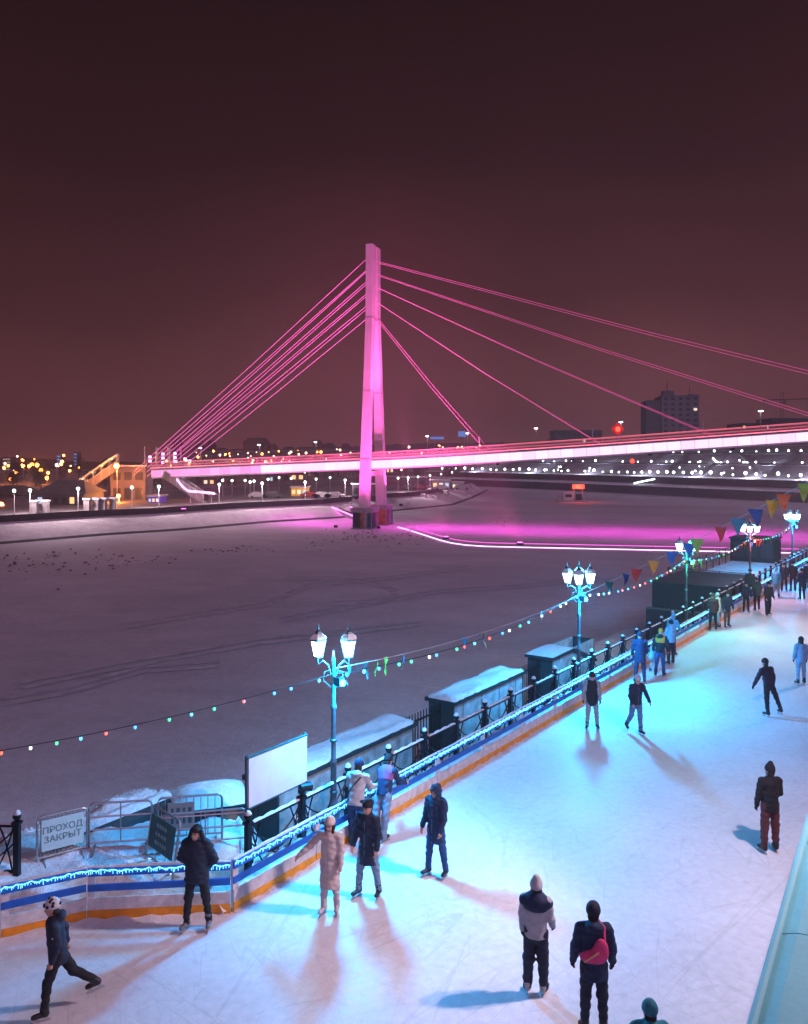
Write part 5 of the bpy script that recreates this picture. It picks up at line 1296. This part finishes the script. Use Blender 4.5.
    # ---- hat or hair
    if hat and hood != 'up':
        g = Sdf(); g.ell(hp_(0, .012, .032), A_(.096, .116, .128), .02, HR)
        if hatstyle == 'beanie': g.ell(hp_(0, .035, .095), A_(.078, .085, .07), .04, HR); g.cut(hp_(0, 0, .018), HR @ np.array((0, -.25, -1.0)) / 1.03); g.p.append(('c', hp_(-.001, .01, .045), hp_(.001, .01, .045), .098 * S, .098 * S, .02, HR, 1.18))
        elif hatstyle == 'tall': g.cone(hp_(0, .01, .07), hp_(0, .03, .17), .092 * S, .055 * S, .04); g.cut(hp_(0, 0, .018), HR @ np.array((0, -.25, -1.0)) / 1.03)
        elif hatstyle == 'ushanka':
            g.ell(hp_(0, -.06, .085), A_(.085, .055, .045), .02, HR); g.cut(hp_(0, 0, .02), HR @ np.array((0, -.2, -1.0)) / 1.02)
        elif hatstyle == 'hairdo': g.ell(hp_(0, .05, -.02), A_(.09, .07, .10), .03, HR); g.hole(hp_(0, -.16, -.03), A_(.075, .13, .105), HR)
        obj('hair' if hatstyle == 'hairdo' else 'hat', g.mesh('hat', CL[hat], vx * .9, .002), root)
        if hatstyle == 'ushanka':
            for sd in (-1, 1):
                g = Sdf(); g.cone(hp_(.098 * sd, .0, .03), hp_(.150 * sd, -.01, -.10), .046 * S, .030 * S, .02); obj('ear_flap', g.mesh('ear_flap', CL[hat], vx * .8), root)
        if hatstyle == 'pompom': g = Sdf(); g.ell(hp_(0, .02, .175), A_(.045, .045, .045)); obj('pompom', g.mesh('pompom', CL[hat], vx * .8, .004), root)
    if hair:
        g = Sdf()
        for sd in (-1, 1): g.cone(hp_(.065 * sd, -.01, 0), hp_(.085 * sd, -.06, -.26), .034 * S, .024 * S, .02)
        g.ell(hp_(0, .06, -.04), A_(.085, .06, .12), .03, HR); obj('hair', g.mesh('hair', CL[hair], vx * .9, .003), root)
    if vx < .026 and hood != 'up' and not hair:
        g = Sdf(); g.ell(hp_(0, .042, -.035), A_(.083, .066, .075), .03, HR); obj('hair', g.mesh('hair', CL['hair'], vx * .9, .004), root)
    if vx < .026 and not quilt and hem < .9:
        zp = [tp(0, -(.140 + .012 * (1 - q) + .02 * hz * (1 - q)) * .96, zb + (.50 - zb) * q) for q in (0.02, .25, .5, .75, .98)]; MB().tube([Vector(v) for v in zp], .004, 5).build('zip', CL['grey'], root)
    if scarf: g = Sdf(); g.cone(tp(-.03, -.02, .57), tp(.03, -.02, .58), .088 * S, .088 * S, .03); obj('scarf', g.mesh('scarf', CL[scarf], vx, .003), root)
    # ---- face
    if vx < .026:
        for sd in (-1, 1): MB().ball(Vector(hp_(.031 * sd, -.083, .012)), .013 * S, 6).build('eye', EYE, root)
        MB().ball(Vector(hp_(0, -.088, -.058)), .02 * S, 6, (1, .4, .35)).build('mouth', LIP, root)
    # ---- skates
    for sd in (-1, 1):
        an = J['a', sd]; sk = J['a', sd] - J['k', sd]; sk = sk / np.linalg.norm(sk)
        lift = an[2] - (.085 * S + .075)
        pit = min(.9, max(0, lift * 2.0)) if skates else 0
        fy = Rz(.22 * sd) @ Rx(pit)
        fo = lambda x, y, z: an + fy @ A_(x, y, z)
        g = Sdf(); g.cone(an - sk * .10 * S, an + fy @ A_(0, .02, -.03), .062 * S, .056 * S, .02); g.cone(fo(0, .03, -.045), fo(0, -.15, -.055), .046 * S, .042 * S, .03); g.cut(fo(0, 0, -.086), fy @ np.array((0, 0, -1.0)))
        so_ = obj('skate' if skates else 'boot', g.mesh('skate', boots, vx * .9), root)
        if skates:
            bl = MB(); M = Matrix(fy.tolist()); bl.box(Vector(fo(0, -.055, -.146)), (.006, .30 * S, .034), ax=M); bl.box(Vector(fo(0, .03, -.11)), (.02, .05, .05), ax=M); bl.box(Vector(fo(0, -.13, -.11)), (.02, .05, .05), ax=M); bl.build('blade', BLADE, so_)
    if extra: extra(root, tp, T, S, vx)
    return root

def backpack(col):
    def f(root, tp, T, S, vx):
        g = Sdf(); g.ell(tp(0, .21, .33), np.array((.14, .085, .20)) * S, .03, T); g.ell(tp(0, .27, .26), np.array((.10, .05, .10)) * S, .03, T); obj('backpack', g.mesh('backpack', CL[col], vx, .002), root)
        for sd in (-1, 1): MB().tube([Vector(tp(.10 * sd, .15, .46)), Vector(tp(.11 * sd, .02, .60)), Vector(tp(.11 * sd, -.15, .42)), Vector(tp(.12 * sd, -.08, .2)), Vector(tp(.12 * sd, .14, .18))], .018, 6).build('strap', CL[col], root)
    return f
def sling(root, tp, T, S, vx):
    g = Sdf(); g.ell(tp(-.07, .19, .30), np.array((.10, .06, .15)) * S, .06, T); g.ell(tp(.06, .19, .20), np.array((.16, .055, .09)) * S, .06, T); obj('sling_bag', g.mesh('sling_bag', CL['pink'], vx * .8), root)
    MB().beam(Vector(tp(-.03, .25, .30)), Vector(tp(.17, .245, .17)), .012, .075, up=Vector((0, -1, .0))).build('bag_flap', CL['peach'], root)
    MB().tube([Vector(tp(-.12, .18, .42)), Vector(tp(-.13, .10, .56)), Vector(tp(-.08, -.06, .58)), Vector(tp(.05, -.175, .40)), Vector(tp(.19, -.05, .16)), Vector(tp(.19, .12, .15))], .018, 6).build('strap', CL['pink'], root)
def crossbelt(root, tp, T, S, vx):
    pts = [(-.13, .06, .56), (-.08, .155, .46), (.02, .165, .34), (.13, .15, .18), (.185, .03, .10), (.12, -.14, .2), (-.03, -.165, .38), (-.13, -.08, .53), (-.13, .06, .56)]; MB().tube([Vector(tp(*p)) for p in pts], .014, 6).build('strap', CL['black'], root)
def badge(root, tp, T, S, vx): MB().ball(Vector(tp(.262, .0, .36)), .035, 8, (.4, 1, 1)).build('badge', CL['white'], root)
def pattern_hat(root, tp, T, S, vx):
    rn = random.Random(5)
    for k in range(16):
        a = rn.uniform(0, 6.28); e = rn.uniform(.1, 1.3); c = tp(0, -.003, .728); r_ = Vector((.102 * math.cos(a) * math.cos(e), .122 * math.sin(a) * math.cos(e), .132 * math.sin(e))); MB().ball(Vector(c) + r_ * .93, .028, 6, (1, 1, .9)).build('knit_patch', CL['navy'], root)
    badge(root, tp, T, S, vx)
def two_tone(col):
    def f(root, tp, T, S, vx):
        g = Sdf(); g.cone(tp(-.13, 0, .48), tp(.13, 0, .48), .096 * S, .096 * S, .05); g.cone(tp(0, 0, .46), tp(0, 0, .34), .192 * S, .187 * S, .05, fr=T, ys=.8); g.cut(tp(0, 0, .30), T @ np.array((0, 0, -1.0))); obj('yoke', g.mesh('yoke', CL[col], vx), root)
    return f

def at(px, py, z=0): return G(px, py, z)
BACK = ((-.35, .25, .5, -.35), (-.35, .25, .5, -.35))
POCK = ((-.12, .42, -.35, -.62), (-.12, .42, -.35, -.62))
REST = ((.08, .14, .25), (.08, .14, .25))
pf = person
pf('skater in navy jacket and patterned white knit hat striding at the lower left corner', at(58, 1014), 1.66, R(-72), 'navy', 'black', 'white', 'beanie', .78, R(6), 0, ((-.50, .03, .45), (.34, .05, .22)), ((-.35, .22, .3), (-.1, .16, .5)), (R(-10), R(4)), vx=.018, extra=pattern_hat, hood='down')
pf('man in puffy navy jacket and ear flap hat standing by the barrier corner', at(197, 929), 1.74, R(-8), 'navy', 'black', 'black', 'ushanka', .80, 0, 0, ((.10, .10, .05), (-.05, .14, .02)), POCK, (R(-14), 0), quilt=.014, vx=.018, boots=mat('skate_boot_grey', (.16, .17, .18), .5, var=.4, scale=14))
pf('woman in long beige coat and hat stretching an arm toward the barrier', at(330, 914), 1.66, R(-12), 'beige', 'cream', 'beige', 'beanie', .45, 0, 0, ((.06, .03, .05), (-.05, .03, .05)), ((.30, .75, .25, .75), (.05, .14, .25)), (R(-10), R(8)), hair='hair', boots=BOOTW, vx=.018)
pf('person in long dark navy coat and pale jeans beside the woman in beige', at(368, 897), 1.74, R(-28), 'navy', 'ltjeans', 'black', 'beanie', .58, 0, 0, ((.12, .10, .08), (-.08, .12, .04)), ((.15, .14, .35), (.05, .16, .3)), (R(-8), R(6)), vx=.018)
pf('person in pale hoodie with a black cross strap leaning on the barrier, seen from behind', at(356, 848), 1.74, R(165), 'ltgrey', 'dkblue', 'dkblue', 'beanie', .84, R(16), 0, ((.12, .05, .02), (.1, .05, .02)), ((.75, .18, .8, .1), (.75, .18, .8, .1)), (0, R(8)), hood='down', vx=.018, extra=crossbelt)
pf('person in purple and dark jacket and light blue jeans leaning over the barrier', at(384, 837), 1.70, R(150), 'dkblue', 'ltjeans', 'black', 'beanie', .88, R(24), R(6), ((-.30, .06, .02), (-.34, .06, .02)), ((.8, .16, .8, .1), (.8, .16, .8, .1)), (0, R(6)), vx=.018, extra=two_tone('purple'), flare=1.25)
pf('hooded person in long blue coat with a backpack standing alone on the ice', at(436, 876), 1.72, R(-38), 'dkblue', 'blue', None, 'beanie', .62, 0, 0, ((.12, .06, .05), (-.06, .12, .05)), ((.15, .10, .35), (.12, .12, .35)), (0, R(10)), hood='up', vx=.018, extra=backpack('dkblue'))
pf('woman in pale jacket with dark shoulders and grey tall hat seen from behind', at(536, 995), 1.70, R(160), 'ltgrey', 'navy', 'ltgrey', 'tall', .86, 0, 0, ((.04, .03, .0), (-.02, .05, .0)), ((.2, .12, .5), (.05, .12, .15)), (R(20), 0), vx=.018, flare=1.2, yoke='dkblue', boots=BOOTW, scarf='red', glove='black')
pf('man in dark teal blue jacket wearing a pink sling bag on his back', at(594, 1037), 1.80, R(176), 'dkblue', 'navy', 'navy', 'beanie', .76, R(3), 0, ((.02, .05, 0), (-.02, .05, 0)), ((.10, .24, .3), (.10, .24, .3)), (R(-12), 0), hood='down', vx=.018, extra=sling, glove='black')
pf('person in teal hooded jacket and teal hat cut off by the bottom edge', Vector((2.98, 10.3, 0)), 1.62, R(180), 'teal', 'black', 'teal', 'beanie', .76, 0, 0, ((.02, .05, 0), (-.02, .05, 0)), REST, (0, 0), hood='down', vx=.018)
pf('man in dark jacket and dark red trousers facing away near the right edge', at(770, 853), 1.76, R(186), 'black', 'maroon', 'black', 'tall', .82, 0, 0, ((.03, .06, 0), (-.02, .06, 0)), ((.2, .20, .6, -.1), (.06, .18, .2)), (R(10), 0), vx=.018, glove='black', flare=1.12)
pf('skater in dark vest with pale sleeves and grey trousers below the second lantern', at(592, 730), 1.66, R(-8), 'grey', 'grey', 'black', 'beanie', .88, 0, 0, ((.05, .08, .1), (.0, .10, .1)), ((.1, .28, .3), (.1, .16, .3)), (0, R(14)), vx=.024, glove='black', extra=lambda r, tp, T, S, vx: obj('vest', Sdf().cone(tp(0, 0, .44), tp(0, 0, .2), .192 * S, .185 * S, .05, fr=T, ys=.8).cone(tp(0, 0, .2), tp(0, 0, -.06), .185 * S, .19 * S, .05, fr=T, ys=.84).cone(tp(-.1, 0, .48), tp(.1, 0, .48), .09 * S, .09 * S, .05).mesh('vest', CL['black'], vx), r))
pf('skater in navy sweatshirt lifting one foot in the blue light pool', at(636, 735), 1.72, R(12), 'navy', 'jeans', 'ltgrey', 'beanie', .88, R(8), 0, ((-.15, .06, .55), (.08, .05, .05)), ((.1, .12, .7), (.05, .45, .2, .4)), (0, R(6)), vx=.024)
pf('person in long dark blue jacket and hat by the barrier, seen from behind', at(640, 684), 1.82, R(170), 'dkblue', 'dkblue', 'navy', 'beanie', .70, 0, 0, ((.05, .08, 0), (-.03, .08, 0)), ((.3, .18, .5), (.2, .18, .3)), vx=.026)
pf('skater in orange and black jacket and blue trousers by the barrier', at(660, 677), 1.72, R(150), 'black', 'blue', 'orange', 'beanie', .86, R(10), 0, ((.08, .05, .05), (-.12, .05, .1)), ((.2, .18, .4), (.1, .25, .2)), hood='down', vx=.026, extra=two_tone('orange'))
pf('child in pale grey suit crouching between two adults by the barrier', at(651, 673), 1.12, R(120), 'ltgrey', 'ltgrey', 'white', 'beanie', .84, R(25), 0, ((.7, .12, 1.0), (.6, .12, .9)), ((.6, .12, .5), (.6, .12, .5)), vx=.024)
pf('person in light blue jacket and dark trousers next to the orange jacket', at(671, 665), 1.70, R(-160), 'ltblue', 'black', 'black', 'beanie', .86, 0, 0, ((.05, .05, 0), (-.05, .08, 0)), ((.3, .14, .5), (.2, .14, .4)), vx=.026)
pf('person in cyan jacket leaning over the barrier behind the crouching child', RK(24.6, -.28), 1.70, R(140), 'cyan', 'dkblue', 'cyan', 'beanie', .84, R(20), 0, ((.05, .06, 0), (.05, .06, 0)), ((.7, .2, .8), (.7, .2, .8)), hood='down', vx=.028)
pf('dark clothed skater leaning into a turn with arms out', at(769, 717), 1.76, R(200), 'navy', 'black', 'black', 'beanie', .84, R(10), R(3), ((-.05, .42, .08), (.05, -.06, .10)), ((.05, .20, .3), (.1, .70, .15, .60)), (0, 0), vx=.024, glove='black')
pf('woman in pale grey blue suit standing at the right edge', at(801, 685), 1.66, R(-176), 'ltblue', 'ltblue', 'black', 'beanie', .80, 0, 0, ((.03, .06, 0), (-.03, .06, 0)), ((.05, .20, .1), (.05, .18, .2)), vx=.026, hair='hair', glove='black')
far = [((713, 631), 1.70, 170, 'maroon', 'black', 'brown', 'person in maroon jacket at the barrier facing away from the pair beside'),
       ((719, 628), 1.62, -150, 'cream', 'ltgrey', 'white', 'person in pale pink jacket between two others at the far barrier'),
       ((727, 628), 1.70, 10, 'navy', 'brown', 'black', 'person in dark jacket and brown trousers right of the pale pink jacket'),
       ((746, 613), 1.56, -10, 'navy', 'black', 'dkblue', 'short person in dark navy left of a green grey jacket on the far ice'),
       ((757, 611), 1.72, 175, 'green', 'black', 'brown', 'person in green grey jacket in the middle of a trio on the far ice'),
       ((768, 616), 1.70, 12, 'black', 'black', 'black', 'person in black jacket and wide trousers at the right of a far trio'),
       ((750, 601), 1.76, 160, 'green', 'black', 'black', 'dark green figure standing at the far barrier behind the trio'),
       ((776, 598), 1.70, 150, 'cyan', 'ltblue', 'cyan', 'person in bright cyan jacket by the far barrier'),
       ((784, 592), 1.70, -20, 'navy', 'black', 'black', 'dark figure just right of the bright cyan jacket'),
       ((793, 592), 1.78, 170, 'black', 'navy', 'black', 'tall dark figure at the far end of the rink'),
       ((802, 600), 1.74, 185, 'dkblue', 'dkblue', 'black', 'person in dark blue facing away at the right edge of the far ice'),
       ((807, 590), 1.70, 0, 'navy', 'black', 'black', 'dark figure cut by the right edge at the far end of the rink')]
for i, (p, H, yw, c, tr, ht, lab) in enumerate(far):
    k = (i * 37 % 10) / 10
    pf(lab, at(*p), H, R(yw), c, tr, ht, 'beanie', .74 if i % 3 else .82, R(3 + 6 * k), 0, ((.05 + .2 * k, .06, .1), (-.15 * k - .03, .08, .12)), ((.2 * k + .05, .16, .4), (.1, .2 - .1 * k, .3 + .4 * k)), vx=.034, flare=1.2 if i == 5 else 1.0)

# ================================================================== HAZE
hz = bpy.data.materials.new('night_haze'); hz.use_nodes = True; n = hz.node_tree; n.nodes.clear()
ho = n.nodes.new('ShaderNodeOutputMaterial'); hv = n.nodes.new('ShaderNodeVolumePrincipled')
hv.inputs['Color'].default_value = (.96, .74, .72, 1); hv.inputs['Density'].default_value = .0010; hv.inputs['Anisotropy'].default_value = .2
n.links.new(hv.outputs[0], ho.inputs['Volume'])
HB = MB().box((0, 460, 26), (1900, 1090, 64)).build('haze', hz); struct(HB, 'stuff')
